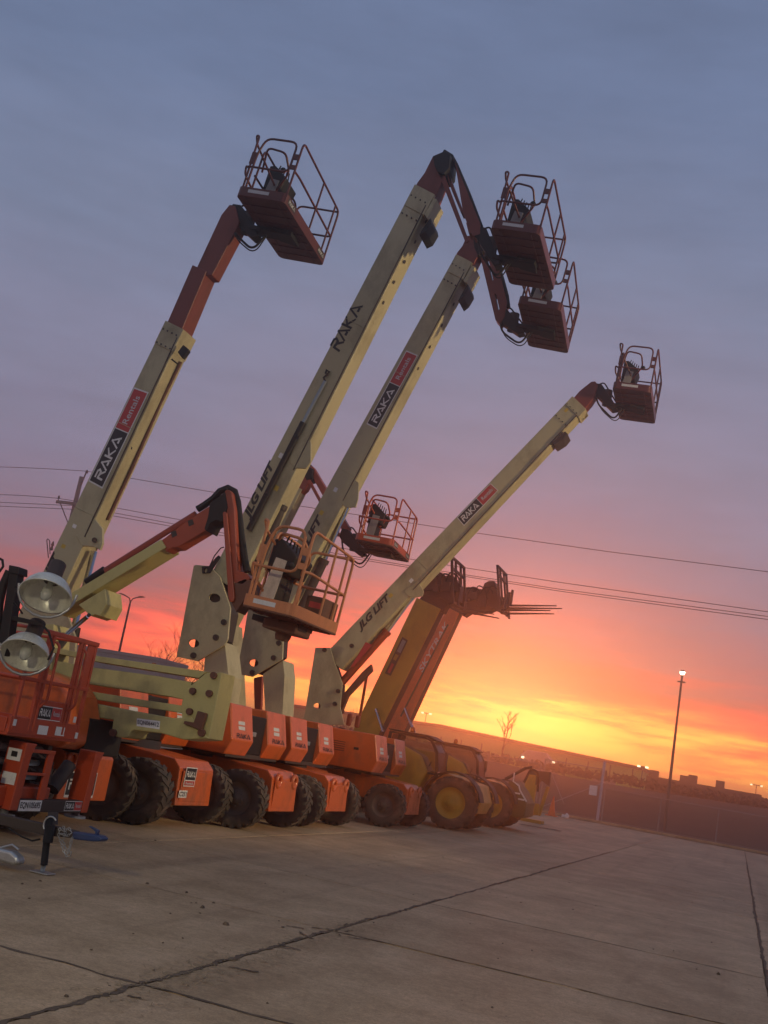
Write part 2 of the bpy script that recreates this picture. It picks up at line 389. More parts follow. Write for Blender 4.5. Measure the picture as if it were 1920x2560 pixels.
    F2.tube(rr_path([(lx + .02, ny + .02, .02), (lx, ny + .02, H + .05), (lx - .08, ny + .06, H + .08), (lx - .05, ny + .12, H - .05), (lx + .25, ny + .62, .60)], .05), r)
    F2.tube(rr_path([(lx, ny + .05, .55), (lx - .08, ny + .06, .6), (lx - .06, ny + .08, .45), (lx + .22, ny + .5, .05)], .05), r)
    F2.tube(rr_path([(lx, ny + .35, .02), (lx, ny + .35, H), (lx, hy - .1, H - .05), (lx, hy - .1, .02)], .14), r)
    F2.tube([(lx, ny + .3, .56), (lx, hy - .1, .56)], r)
    F2.tube(rr_path([(lx, ny + .5, .75), (lx + .12, ny + .2, 1.06), (lx + .45, ny + .25, 1.04), (lx + .5, ny + .5, .82), (lx + .25, ny + .7, .5)], .09), r)
    F2.box((lx - .02, ny + .005, .62), (lx + .09, ny + .02, .84))
    F2.build('side_rail', m, root, 0, xf)
    # control console with dark cover and document panel
    cb = MB(); cy = -.15
    cb.prism([(lx + .02, cy - .3, .55), (lx + .34, cy - .3, .55), (lx + .40, cy - .3, .80), (lx + .12, cy - .3, 1.0), (lx + .02, cy - .3, .98)], (0, .55, 0))
    cb.box((lx + .03, cy - .24, .03), (lx + .22, cy + .2, .55))
    con = cb.build('control_console', BLACK, root, .02, xf)
    d = MB(); d.prism([(lx + .03, cy - .315, .1), (lx + .24, cy - .315, .1), (lx + .29, cy - .315, .72), (lx + .12, cy - .315, .74)], (0, .012, 0)); d.build('document_panel', PAPER if light == 1 else GREY, con, .003, xf)
    k2 = MB()
    for q in range(5): k2.tube([(lx + .15 + .05 * q, cy - .2 + .02 * q, .97 - .035 * q), (lx + .17 + .05 * q, cy - .2, 1.06 - .03 * q)], .012, 6)
    k2.build('joystick', BLACK, con, 0, xf)
    f3 = MB(); f3.lathe([(.001, 0), (.05, .01), (.055, .05), (.03, .08), (.001, .085)], (px - .28, ny + .15, .62), (0, 0, 1), 10); f3.build('alarm_horn', BLACK, con, 0, xf)
    return xf
def rotator(root, a, b, wid=.24):
    a = Vector(a); b = Vector(b); d = b - a
    m = MB()
    m.prism([a + Vector((-.06, -wid / 2, .14)), a + Vector((.1, -wid / 2, .12)), b + Vector((-.08, -wid / 2, .06)), b + Vector((.04, -wid / 2, -.12)), b + Vector((-.1, -wid / 2, -.16)), a + Vector((.02, -wid / 2, -.20)), a + Vector((-.1, -wid / 2, -.06))], (0, wid, 0))
    mid = (a + b) / 2
    o = m.build('rotator', BLACK, root, .015)
    c = MB(); c.cyl(mid + Vector((0, 0, -.2)), mid + Vector((0, 0, .2)), .11, 16); c.build('rotator_drum', DARK, o, .006)
    h = MB()
    h.tube(rr_path([a + Vector((-.02, -wid * .3, -.15)), a + Vector((.08, -wid * .5, -.42)), b + Vector((-.02, -wid * .4, -.4)), b + Vector((.12, -wid * .1, -.08))], .16, 5), .022, 7)
    h.tube(rr_path([a + Vector((0, -wid * .5, -.2)), a + Vector((.16, -wid * .6, -.55)), b + Vector((.05, -wid * .6, -.5)), b + Vector((.2, -.1, -.1))], .2, 5), .012, 6)
    h.tube(rr_path([a + Vector((-.05, wid * .2, .12)), a + Vector((.12, wid * .2, .24)), b + Vector((-.05, wid * .1, .12)), b + Vector((.05, 0, -.02))], .1, 5), .018, 7)
    h.build('hydraulic_hose', HOSE, o)

# ------------------------------------------------------------------ straight boom lift base
def lift_base(root, c, Xf, Xh, long=3.0, rings=True, steer=.06):
    # wheels
    for x in (Xf - .33, Xf - .33 - 2.35):
        yw = steer if x > Xf - 1 else 0
        wheel(root, x, c - 1.04, .485, WM, yw); wheel(root, x, c + 1.04, .485, WM, yw, True)
        MB().cyl((x, c - .95, .53), (x, c + .95, .53), .1, 10).build('axle', DARK, root)
    pts = [(Xf - .1, 1.02), (Xf + .02, .9), (Xf + .06, .34), (Xf - .32, .32), (Xf - .45, .55), (Xf - 2.3, .55), (Xf - 2.6, .33), (Xf - 3.0, .34), (Xf - 3.0, .95), (Xf - 1.5, 1.12)]
    ch = MB().prism([(x, c - .58, z) for x, z in pts], (0, 1.16, 0)).build('chassis', ORNG, root, .018)
    MB().box((Xf + .045, c - .5, .40), (Xf + .062, c + .5, .86)).build('bumper_plate', ORNG, ch, .006)
    if rings:
        for dy in (-.36, .36):
            g = MB(); g.tube([(Xf + .03 + .015, c + dy + .1 * math.cos(a), .86 + .1 * math.sin(a)) for a in [2 * PI * k / 14 for k in range(14)]], .043, 8, True)
            g.build('tie_down_ring', ORNG, ch)
    MB().cyl((Xf - 1.4, c, 1.05), (Xf - 1.4, c, 1.2), .62, 28).build('slew_ring', DARK, root)
    MB().box((Xh - 2.5, c - 1.12, 1.12), (Xh - .12, c + 1.12, 1.20)).build('turntable_deck', DARK, root, .01)
    for k, (y0, y1) in enumerate(((c - 1.22, c - .34), (c + .34, c + 1.22))):
        pp = [(Xh - .15, 2.02), (Xh, 1.42), (Xh - .11, 1.16), (Xh - 2.5, 1.16), (Xh - 2.72, 1.42), (Xh - 2.72, 1.88), (Xh - 2.55, 2.02)]
        h = MB().prism([(x, y0, z) for x, z in pp], (0, y1 - y0, 0)).build('engine_hood', ORNG, root, .025, seg=3)
        o = MB(); o.box((Xh - 1.2, y0 + .3, 2.02), (Xh - 1.08, y0 + .46, 2.05)); o.build('hood_latch', DARK, h, .005)
        # end-face stickers
        f = lambda u, w: Vector((Xh - .15 * w, y0 + (y1 - y0) * u, 1.42 + .6 * w))
        for w0, w1 in ((.30, .40), (.44, .54)):
            sticker([f(.3, w0), f(.6, w0), f(.6, w1), f(.3, w1)], h, SILV)
        quadmap(raka_geo(), [f(.2, .06), f(.85, .06), f(.85, .2), f(.2, .2)], .004, 'lettering', INK, h)
        sm = MB(); sm.box((Xh - .35, y0 + .02, 1.18), (Xh - .33, y0 + .03, 1.98))
        for q in range(5): MB().box((Xh - 1.15, y0 - .008, 1.52 + .05 * q), (Xh - .85, y0 - .001, 1.535 + .05 * q)).build('vent_slit', DARK, h)
        MB().box((Xh - .62, y0 - .02, 1.6), (Xh - .5, y0 - .001, 1.66)).build('door_latch', BLACK, h, .004)
        MB().box((Xh - 1.3, y0 - .006, 1.47), (Xh - 1.29, y0 + .004, 1.97)).build('door_seam', DARK, h)
    MB().box((Xh - 1.1, c - .335, 1.2), (Xh - .12, c + .335, 1.88)).build('valve_box', BLACK, root, .02)
    MB().box((Xh - .119, c - .3, 1.52), (Xh - .1, c - .05, 1.6)).build('valve_cover', GALV, root, .01)
    MB().tube(rr_path([(Xh - .5, c - .2, 1.5), (Xh - .2, c - .15, 1.75), (Xh - .3, c + .1, 1.9), (Xh - .9, c + .05, 1.6)], .1), .02, 6).build('hydraulic_hose', HOSE, root)

G_LIFT = 'boom lifts parked in a row'
# ===== lift A : tall telescopic boom, left
c = 16.0; w = .44
A = empty('boom_lift', (-9.4, c, 0), 'tall straight boom lift with red telescoped tip, leftmost raised platform', 'boom lift', G_LIFT)
lift_base(A, c, -8.05, -8.84, rings=False)
yn = c - w / 2
ba = plate('base_boom', strip((54, 1539), (413.6, 802.5), 66, 49), yn, w, LIME, A, .012)
plate('boom_collar', strip((386, 857), (413.6, 801), 50, 50.5), yn - .02, w + .04, LIME, A, .006)
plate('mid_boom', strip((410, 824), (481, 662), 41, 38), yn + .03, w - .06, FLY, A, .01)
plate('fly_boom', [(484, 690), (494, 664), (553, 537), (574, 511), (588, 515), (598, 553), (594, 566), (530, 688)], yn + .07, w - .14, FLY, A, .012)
plate('cylinder_lug', [(235, 1295), (256, 1322), (256, 1358), (250, 1375), (234, 1367), (203, 1364), (190, 1340)], yn - .012, .06, LIME, A, .01)
plate('cylinder_lug', [(235, 1295), (256, 1322), (256, 1358), (250, 1375), (234, 1367), (203, 1364), (190, 1340)], c + w / 2 - .05, .06, LIME, A, .01)
MB().cyl(P(236, 1350, c - .25), P(236, 1350, c - .28), .045, 10).build('pivot_pin', DARK, A, .006)
cy = MB().cyl(P(236, 1378, c), P(180, 1588, c), .055).build('lift_cylinder_rod', CHROME, A)
MB().cyl(P(186, 1568, c), P(150, 1760, c), .11).build('lift_cylinder', BLACK, A, .01)
plate('switch_box', [(444, 880), (458, 862), (468, 870), (470, 876), (455, 895)], yn - .04, .1, BLACK, A, .005)
plate('bracket', [(427, 899), (441, 910), (443, 907), (430, 896)], yn - .02, .03, BLACK, A, 0)
MB().tube(pl([(452, 905), (400, 1010), (330, 1170), (268, 1300)], yn + .3), .03, 6).build('cable_track', RUST, ba)
rental_sign(plq([(256, 1222), (372, 981), (335.5, 968), (221, 1203)], yn), ba)
jlg([(96, 1524), (154, 1402), (134, 1377), (73, 1510)], yn, ba)
for q in ((435, 825), (447, 829), (329, 1120)): plate('slot', [(q[0] - 1.5, q[1] + 3), (q[0] - .5, q[1] - 4), (q[0] + 2, q[1] - 3), (q[0] + 1, q[1] + 4)], yn - .004, .003, INK, ba, 0)
Ac = Vector((-8.55, 16.05, 10.17))
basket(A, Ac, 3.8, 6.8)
rotator(A, P(592, 535, c), Ac + Vector((-.42, 0, -.02)))
plate('turntable_upright', [(70, 1480), (150, 1480), (190, 1600), (170, 1800), (20, 1800), (20, 1600)], c - .45, .06, LIME, A)
plate('turntable_upright', [(70, 1480), (150, 1480), (190, 1600), (170, 1800), (20, 1800), (20, 1600)], c + .4, .06, LIME, A)
# chassis sign of A
q = [(-7.98, c - .46, .42), (-7.98, c - .1, .42), (-7.98, c - .1, .92), (-7.98, c - .46, .92)]
bsq = [Vector(p) for p in q]
sticker(inset(bsq, 0, 1, .42, 1), A, WHITE, 'sign_backing'); sticker(inset(bsq, .05, .95, .62, .97), A, INK, 'sign_panel', .005); quadmap(raka_geo(), inset(bsq, .12, .88, .7, .88), .007, 'lettering', WHITE, A)
sticker(inset(bsq, .05, .95, .45, .59), A, REDP, 'sign_panel', .005); quadmap(text_geo('Rentals', .01), inset(bsq, .15, .85, .48, .56), .007, 'lettering', SILV, A)
sticker(inset(bsq, -.25, .5, .08, .3), A, WHITE, 'number_plate'); quadmap(text_geo('C251', .02), inset(bsq, -.2, .45, .12, .26), .005, 'lettering', INK, A)

# ===== lift B : long cream boom with folded jib at the top
def upright(root, out, c, holes, gap=.62, m=LIME):
    for y in (c - gap / 2 - .05, c + gap / 2):
        plate('turntable_upright', out, y, .05, m, root, .006, holes)
def pins(root, pts, Y, r=.055, m=DARK):
    for p in pts: MB().cyl(P(*p, Y), P(*p, Y) + Vector((0, -.05, 0)), r, 10).build('pivot_pin', m, root, .006)
def lug_cyl(root, out, c, rod, barrel, r=.05, R=.095, w=.5, rm=CHROME, bm=DARK):
    for y in (c - w / 2, c + w / 2 - .05): plate('cylinder_lug', out, y, .05, LIME, root, .008)
    MB().cyl(P(*rod[0], c), P(*rod[1], c), r).build('lift_cylinder_rod', rm, root)
    o = MB().cyl(P(*barrel[0], c), P(*barrel[1], c), R).build('lift_cylinder', bm, root, .012)
    MB().cyl(P(*barrel[0], c), P(*barrel[0], c) + (P(*barrel[1], c) - P(*barrel[0], c)).normalized() * .1, R * 1.2).build('gland', bm, o, .01)
c = 18.6; w = .46; yn = c - w / 2
B = empty('boom_lift', (-9.2, c, 0), 'boom lift with black printed name high on its boom and jib folded at the peak', 'boom lift', G_LIFT)
lift_base(B, c, -7.62, -8.19)
bb = plate('base_boom', strip((525, 1440), (1036, 462), 74, 53), yn, w, LIME, B, .014)
plate('boom_collar', strip((1010, 512), (1037, 460), 56, 56), yn - .02, w + .05, LIME, B, .006)
plate('wear_block', [(1061, 536), (1084, 495), (1092, 498), (1068, 545)], yn - .03, w + .06, LIME, B, .004)
plate('switch_box', [(1053, 577), (1070, 552), (1076, 545), (1078, 556), (1064, 580), (1048, 588)], yn - .05, w + .1, BLACK, B, .005)
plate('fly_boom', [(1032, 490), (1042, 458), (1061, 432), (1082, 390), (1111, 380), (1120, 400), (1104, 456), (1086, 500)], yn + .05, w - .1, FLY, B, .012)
plate('knuckle', [(1082, 390), (1112, 377), (1126, 386), (1122, 420), (1110, 434), (1094, 430), (1086, 414)], yn - .03, w + .06, BLACK, B, .01)
jl = plate('jib_link', [(1094, 428), (1106, 424), (1172, 602), (1164, 607)], yn + .05, .06, FLY, B, .008)
jm = plate('jib', [(1112, 395), (1126, 392), (1137, 404), (1201, 560), (1200, 585), (1182, 590), (1160, 540), (1127, 470)], yn + .1, w - .2, FLY, B, .01, [[(1121, 430), (1128, 450), (1157, 527), (1152, 531), (1130, 478), (1119, 445)][::-1], [(1165, 556), (1171, 558), (1178, 582), (1172, 584)]])
MB().tube(pl([(1110, 379), (1128, 390), (1140, 412), (1172, 487), (1202, 566), (1208, 584)], c - .05), .045, 8).build('cable_bundle', HOSE, B)
MB().tube(pl([(1132, 398), (1138, 404), (1136, 412)], c - .2), .008, 5).build('hose_loop', HOSE, B)
lug_cyl(B, [(748, 1085), (777, 1104), (777, 1155), (765, 1171), (735, 1170), (722, 1150)], c, ((752, 1160), (700, 1275)), ((706, 1262), (622, 1470)))
o = MB().cyl(P(813, 953, yn - .06), P(757, 1058, yn - .06), .035).build('telescope_rod', GALV, B)
MB().cyl(P(758, 1056, yn - .06), P(622, 1325, yn - .06), .06).build('telescope_cylinder', BLACK, B, .01)
MB().tube(pl([(813, 953), (809, 944), (817, 938), (824, 930), (816, 925), (814, 934)], yn - .06), .022, 6).build('hose_loop', HOSE, B)
for p in ((740, 1092), (665, 1236)): MB().cyl(P(*p, yn - .12), P(*p, yn + .01), .05, 10).build('clamp', BLACK, B)
for k in range(10):
    u = k / 9; p = (1060 - 250 * u, 600 + 480 * u)
def under_slots(parent, e0, e1, n, yn, w):
    a = P(*e0, yn); b = P(*e1, yn); d = (b - a).normalized(); nn = Vector((d.z, 0, -d.x))
    for k in range(n):
        p = a.lerp(b, k / (n - 1)) + Vector((0, w * .3, 0)); p = p - nn * .01
        MB().lathe([(.001, .016), (.035, .016), (.04, .008)], p, nn, 10).build('access_plug', DARK, parent)
under_slots(bb, (1060, 545), (762, 1115), 12, yn, w)
quadmap(raka_geo(), plq([(848, 881), (909, 764), (883, 757), (824, 864)], yn), .0035, 'lettering', INK, bb)
jlg([(627, 1302), (692, 1162), (674, 1149), (606, 1290)], yn, bb)
upright(B, [(484, 1414), (490, 1412), (524, 1415), (550, 1442), (576, 1520), (569, 1598), (561, 1613), (493, 1653), (480, 1650), (441, 1642)], c, [oval(536, 1495, 15, 11), oval(484, 1608, 14, 10)])
plate('boom_root', [(498, 1440), (556, 1446), (574, 1530), (560, 1600), (500, 1640), (484, 1625), (490, 1590), (484, 1585)], c - .2, .4, DARK, B, .01)
pins(B, [(541, 1594), (561, 1556), (485, 1639)], c - .36)
plate('turntable_column', [(512, 1640), (562, 1605), (572, 1690), (548, 1850), (495, 1850)], c - .3, .6, LIME, B, .01)
plate('limit_switch', [(504, 1416), (522, 1415), (538, 1395), (546, 1388), (550, 1392), (524, 1432), (505, 1433)], c - .40, .04, BLACK, B, .003, [oval(514, 1426, 4, 6)])
MB().tube(pl([(523, 1418), (536, 1390), (552, 1370), (560, 1368)], c - .38), .012, 5).build('cable', HOSE, B)
Bc = Vector((-4.80, 18.6, 11.0))
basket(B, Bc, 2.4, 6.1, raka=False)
rotator(B, P(1203, 590, c), Bc + Vector((-.42, 0, -.02)))

# ===== lift C
c = 21.6; w = .46; yn = c - w / 2
C = empty('boom_lift', (-9.3, c, 0), 'boom lift with red and black sign halfway up, jib folded below the highest platform', 'boom lift', G_LIFT)
lift_base(C, c, -7.68, -8.31)
bc = plate('base_boom', strip((672, 1480), (1139, 637), 62, 43), yn, w, LIME, C, .014)
plate('boom_collar', strip((1118, 678), (1140, 635), 45, 45), yn - .02, w + .05, LIME, C, .006)
plate('wear_block', [(1158, 702), (1180, 663), (1188, 667), (1166, 707)], yn - .03, w + .06, LIME, C, .004)
plate('switch_box', [(1150, 742), (1164, 716), (1170, 710), (1171, 720), (1158, 742), (1145, 752)], yn - .05, w + .1, BLACK, C, .005)
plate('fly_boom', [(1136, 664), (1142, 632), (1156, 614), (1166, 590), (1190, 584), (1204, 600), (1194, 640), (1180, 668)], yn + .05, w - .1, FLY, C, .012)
plate('knuckle', [(1182, 590), (1200, 580), (1212, 590), (1212, 622), (1196, 640), (1186, 620)], yn - .03, w + .06, BLACK, C, .01)
plate('jib', [(1197, 610), (1214, 604), (1242, 654), (1267, 754), (1262, 790), (1250, 812), (1238, 798), (1200, 640)], yn + .1, w - .2, FLY, C, .01, [[(1215, 640), (1219, 640), (1233, 700), (1230, 702)], [(1236, 735), (1240, 735), (1249, 775), (1244, 775)]])
MB().tube(pl([(1208, 590), (1222, 612), (1246, 660), (1268, 740), (1272, 770)], c - .05), .04, 8).build('cable_bundle', HOSE, C)
lug_cyl(C, [(874, 1190), (897, 1207), (895, 1247), (889, 1268), (862, 1268), (850, 1250)], c, ((870, 1262), (806, 1412)), ((812, 1398), (735, 1560)))
under_slots(bc, (1160, 700), (890, 1190), 10, yn, w)
rental_sign(plq([(942, 1073), (1045, 888), (1016, 876), (916, 1060)], yn), bc)
jlg([(740, 1438), (812, 1298), (794, 1284), (722, 1424)], yn, bc)
upright(C, [(619, 1530), (630, 1500), (680, 1510), (709, 1570), (706, 1648), (630, 1692), (592, 1684)], c, [oval(634, 1657, 12, 9)])
plate('boom_root', [(640, 1530), (690, 1530), (704, 1580), (700, 1640), (640, 1684), (634, 1672), (640, 1640)], c - .2, .4, DARK, C, .01)
pins(C, [(685, 1645), (698, 1608), (632, 1682)], c - .36)
plate('turntable_column', [(657, 1685), (708, 1650), (712, 1690), (706, 1800), (664, 1800)], c - .3, .6, LIME, C, .01)
plate('tower_post', [(634, 1695), (655, 1690), (652, 1775), (636, 1775)], c + .36, .1, ORNB, C, .01)
Cc = Vector((-4.9, 21.6, 10.92))
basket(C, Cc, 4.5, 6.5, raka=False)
rotator(C, P(1256, 790, c), Cc + Vector((-.42, 0, -.02)))
le = P(724, 1768, c + 1.0); MB().tube([le + Vector((.075 * math.cos(a), 0, .075 * math.sin(a))) for a in [2 * PI * j / 16 for j in range(16)]], .028, 8, True).build('lifting_eye', ORNB, C)

# ===== lift D : lower boom angle
c = 26.1; w = .46; yn = c - w / 2
D = empty('boom_lift', (-8.9, c, 0), 'boom lift with the lowest-angled straight boom, platform farthest right', 'boom lift', G_LIFT)
lift_base(D, c, -7.36, -7.99)
bd = plate('base_boom', strip((812, 1635), (1430, 991), 56, 44), yn, w, LIME, D, .014)
plate('boom_collar', strip((1412, 1010), (1431, 990), 47, 47), yn - .02, w + .05, LIME, D, .006)
plate('switch_box', [(1380, 1106), (1412, 1078), (1419, 1084), (1408, 1098), (1386, 1112)], yn - .05, w + .1, DARK, D, .005)
plate('fly_boom', [(1428, 1002), (1449, 977), (1478, 954), (1488, 953), (1495, 962), (1487, 989), (1477, 1004), (1458, 1026)], yn + .05, w - .1, FLY, D, .012)
lug_cyl(D, [(1010, 1478), (1044, 1452), (1059, 1478), (1056, 1490), (1034, 1494), (1020, 1490)], c, ((1036, 1486), (960, 1590)), ((970, 1577), (838, 1725)), bm=ORNB)
plate('tower_link', [(927, 1660), (930, 1676), (870, 1740), (845, 1800), (835, 1795), (858, 1735), (905, 1680)], c - .1, .14, RUST, D, .01)
plate('brace', [(913, 1690), (919, 1690), (902, 1790), (896, 1790)], c + .3, .05, ORNB, D, .004)
sg = plate('sign_board', [(914, 1605), (930, 1612), (884, 1666), (876, 1668)], c - .4, .02, REDP, D, .002)
sticker(plq([(886, 1662), (926, 1614), (914, 1609), (880, 1662)], c - .4), sg, REDP, 'sign_panel', .003)
rental_sign(plq([(1160, 1315), (1246, 1226), (1226, 1208), (1142, 1294)], yn), bd)
jlg([(903, 1582), (981, 1500), (967, 1482), (892, 1563)], yn, bd)
upright(D, [(788, 1619), (825, 1619), (834, 1650), (856, 1709), (850, 1767), (860, 1812), (755, 1812), (762, 1783)], c, [oval(792, 1765, 9, 8)])
plate('boom_root', [(800, 1640), (830, 1650), (850, 1710), (848, 1780), (796, 1790), (796, 1740)], c - .2, .4, DARK, D, .01)
pins(D, [(838, 1760), (846, 1728), (812, 1625), (880, 1615)], c - .36)
Dc = Vector((-3.39, 26.15, 10.93))
basket(D, Dc, 1.5, 3.4, raka=False)
rotator(D, P(1494, 975, c), Dc + Vector((-.42, 0, -.02)))
for q in ((874, 1795), (895, 1800)):
    le = P(*q, c + .9); MB().box((le.x - .07, le.y - .05, le.z - .2), (le.x + .07, le.y + .05, le.z + .12)).build('lifting_eye', ORNB, D, .06, seg=3)

# ===== lift F : articulating lift half hidden behind B and C
c = 24.0; w = .34; yn = c - w / 2
F_ = empty('boom_lift', (-10.6, c, 0), 'orange platform lift mostly hidden behind the two middle booms, hanging from a short jib', 'boom lift', G_LIFT)
lift_base(F_, c - .15, -8.9, -9.4, rings=False)
bf = plate('base_boom', strip((545, 1575), (733, 1212), 27, 24), yn, w, LIME, F_, .01)
plate('fly_boom', [(728, 1222), (740, 1200), (752, 1180), (770, 1172), (776, 1196), (763, 1222), (752, 1232)], yn + .04, w - .08, ORNB, F_, .01)
plate('knuckle', [(756, 1178), (770, 1165), (782, 1172), (780, 1196), (766, 1200)], yn - .03, w + .06, BLACK, F_, .01)
plate('jib', [(774, 1163), (782, 1166), (872, 1318), (866, 1336), (856, 1328), (786, 1202)], yn + .06, w - .12, ORNB, F_, .008)
plate('jib_link', [(762, 1190), (770, 1190), (850, 1335), (844, 1342)], yn - .01, .05, ORNB, F_, .006)
MB().tube(pl([(776, 1164), (792, 1182), (840, 1262), (876, 1326)], c + .1), .03, 7).build('cable_bundle', HOSE, F_)
plate('turntable_upright', [(520, 1560), (580, 1560), (590, 1780), (530, 1780)], c - .3, .6, LIME, F_)
Fc = Vector((-8.42, 23.9, 6.17))
basket(F_, Fc, 3.8, 3.2, L=1.83, light=2)
rotator(F_, P(862, 1338, c), Fc + Vector((-.42, 0, -.02)))

# ===== lift E : nearest, articulating tower with platform at eye level
c = 13.4
Em = empty('boom_lift', (-9.6, c, 0), 'nearest articulating lift with lime tower arms, numbered EQN064412, and low platform', 'boom lift', G_LIFT)
E_ = Em
XfE = -8.5
for x in (XfE - .22, XfE - 2.35):
    wheel(E_, x, c - 1.0, .485, WM, .25 if x > -9 else 0); wheel(E_, x, c + 1.12, .485, WM, .25 if x > -9 else 0, True)
    MB().cyl((x, c - .95, .53), (x, c + .95, .53), .1, 10).build('axle', DARK, E_)
che = MB().prism([(x, c - .55, z) for x, z in [(-8.45, .98), (-8.36, .9), (-8.36, .32), (-8.8, .32), (-9, .5), (-10.6, .5), (-11.4, .34), (-11.4, .98)]], (0, 1.2, 0)).build('chassis', ORNG, E_, .018)
q = [Vector(p) for p in [(-8.36, c - .4, .36), (-8.36, c + .3, .36), (-8.36, c + .3, .7), (-8.36, c - .4, .7)]]
sticker(q, che, WHITE, 'sign_backing', .004); sticker(inset(q, .02, .98, .1, .95), che, INK, 'sign_panel', .006); quadmap(raka_geo(), inset(q, .08, .92, .3, .72), .008, 'lettering', WHITE, che)
MB().tube([(-8.34, c - .42 + .1 * math.cos(a), .85 + .1 * math.sin(a)) for a in [2 * PI * k / 14 for k in range(14)]], .03, 7, True).build('tie_down_ring', ORNG, che)
hE = plate('engine_hood', [(-220, 1575), (0, 1638), (119, 1685), (150, 1704), (168, 1734), (176, 1795), (165, 1857), (141, 1871), (70, 1852), (-220, 1790)], c - 1.0, .75, ORNG, E_, .05)
hE.modifiers['bevel'].segments = 4
quadmap(text_geo('450 RT', .02), plq([(-62, 1796), (18, 1808), (20, 1790), (-60, 1776)], c - 1.0), .004, 'lettering', WHITE, hE)
plate('engine_hood', [(-220, 1605), (0, 1668), (119, 1700), (150, 1715), (168, 1740), (174, 1790), (163, 1840), (-220, 1770)], c + .3, .7, ORNG, E_, .05)
MB().box((-11.2, c - .9, 1.0), (-8.6, c + .9, 1.18)).build('turntable_deck', DARK, E_, .01)
MB().cyl((-10.2, c, .95), (-10.2, c, 1.02), .6, 24).build('slew_ring', DARK, E_)
MB().box((-8.75, c - .55, .95), (-8.1, c + .3, 1.42)).build('valve_box', BLACK, E_, .02)
yr = c - .2
pr = plate('tower_upright', [(514, 1683), (555, 1681), (546, 1730), (522, 1847), (504, 1848), (458, 1849), (453, 1764), (461, 1727)], yr, .42, LIMEG, E_, .01)
plate('tower_arm', [(125, 1616), (231, 1638), (517, 1679), (497, 1695), (236, 1653), (125, 1630)], yr + .02, .34, LIMEG, E_, .006)
plate('tower_arm', [(118, 1648), (231, 1668), (388, 1689), (479, 1705), (470, 1752), (428, 1742), (223, 1710), (112, 1690)], yr + .06, .3, LIMEG, E_, .012)
plate('tower_arm', [(112, 1712), (218, 1727), (355, 1749), (462, 1765), (460, 1783), (223, 1746), (110, 1728)], yr + .02, .34, LIMEG, E_, .006)
lb = plate('tower_base_arm', [(112, 1738), (213, 1754), (306, 1772), (433, 1795), (480, 1793), (520, 1846), (458, 1849), (403, 1833), (334, 1825), (327, 1829), (322, 1842), (310, 1845), (288, 1841), (279, 1831), (281, 1812), (283, 1800), (205, 1788), (108, 1772)], yr - .03, .46, LIMEG, E_, .014)
q = plq([(342, 1815), (399, 1823.5), (400.5, 1803), (342.5, 1795.5)], yr - .03)
sticker(q, lb, WHITE, 'number_plate', .003); quadmap(text_geo('EQN064412', .02), inset(q, .04, .96, .18, .82), .005, 'lettering', INK, lb)
pins(E_, [(536, 1689), (484, 1728), (525, 1734), (476, 1779)], yr - .005, .045, RUST)
pins(E_, [(285, 1832), (506, 1832)], yr - .035, .05, RUST)
plate('step_bracket', [(494, 1777), (514, 1783), (501, 1826), (480, 1816), (458, 1809), (461, 1802), (484, 1806)], yr - .1, .07, RUST, E_, .004)
plate('tower_upright', [(70, 1560), (135, 1560), (130, 1640), (122, 1790), (60, 1790)], yr, .42, LIMEG, E_, .01)
wb = .30; yb = c - .15
plate('main_boom', strip((128, 1512), (402, 1348), 27, 24), yb, .42, LIMEG, E_, .01)
plate('main_boom_tip', [(404, 1350), (414, 1343), (470, 1298), (528, 1262), (532, 1300), (521, 1322), (445, 1368), (432, 1369), (414, 1378)], yb + .03, wb - .06, ORNB, E_, .012)
for q in ((476, 1308), (434, 1336)): plate('patch', [(q[0] - 7, q[1] - 6), (q[0] + 5, q[1] - 10), (q[0] + 9, q[1] + 2), (q[0] - 4, q[1] + 8)], yb + .025, .006, DARK, E_, 0)
plate('boom_counter_bracket', [(196, 1512), (262, 1472), (266, 1510), (250, 1540), (238, 1536), (226, 1540), (218, 1532)], yb - .06, wb + .14, LIMEG, E_, .008)
MB().cyl(P(222, 1538, yb - .07), P(222, 1538, yb - .1), .03, 8).build('pivot_pin', DARK, E_)
MB().cyl(P(228, 1448, yb + .05), P(490, 1284, yb + .05), .042, 14).build('levelling_tube', ORNB, E_)
MB().cyl(P(216, 1456, yb + .05), P(262, 1424, yb + .05), .055, 12).build('tube_clevis', BLACK, E_, .01)
MB().cyl(P(218, 1542, c), P(150, 1600, c), .032, 10).build('tower_cylinder_rod', CHROME, E_)
MB().cyl(P(166, 1588, c), P(126, 1640, c), .07, 12).build('tower_cylinder', DARK, E_)
plate('knuckle', [(524, 1258), (562, 1230), (568, 1268), (556, 1306), (540, 1300), (526, 1308), (516, 1328), (510, 1322), (520, 1290)], yb - .02, wb + .04, BLACK, E_, .01)
plate('jib', [(561, 1230), (565, 1224), (574, 1225), (578, 1232), (585, 1272), (594, 1426), (618, 1434), (626, 1446), (606, 1462), (588, 1458), (582, 1450), (570, 1320)], yb, wb, ORNB, E_, .01)
plate('jib_link', [(556, 1282), (560, 1278), (567, 1282), (586, 1494), (583, 1504), (573, 1504), (570, 1490)], yb - .05, .05, ORNB, E_, .012)
MB().tube(pl([(494, 1273), (512, 1262), (534, 1246), (550, 1228), (570, 1220), (586, 1228), (594, 1255), (602, 1330), (612, 1400), (618, 1430)], yb + .16), .05, 9).build('cable_bundle', HOSE, E_)
MB().tube(pl([(497, 1270), (530, 1248), (552, 1226), (568, 1222)], yb + .02), .016, 6).build('hydraulic_hose', HOSE, E_)
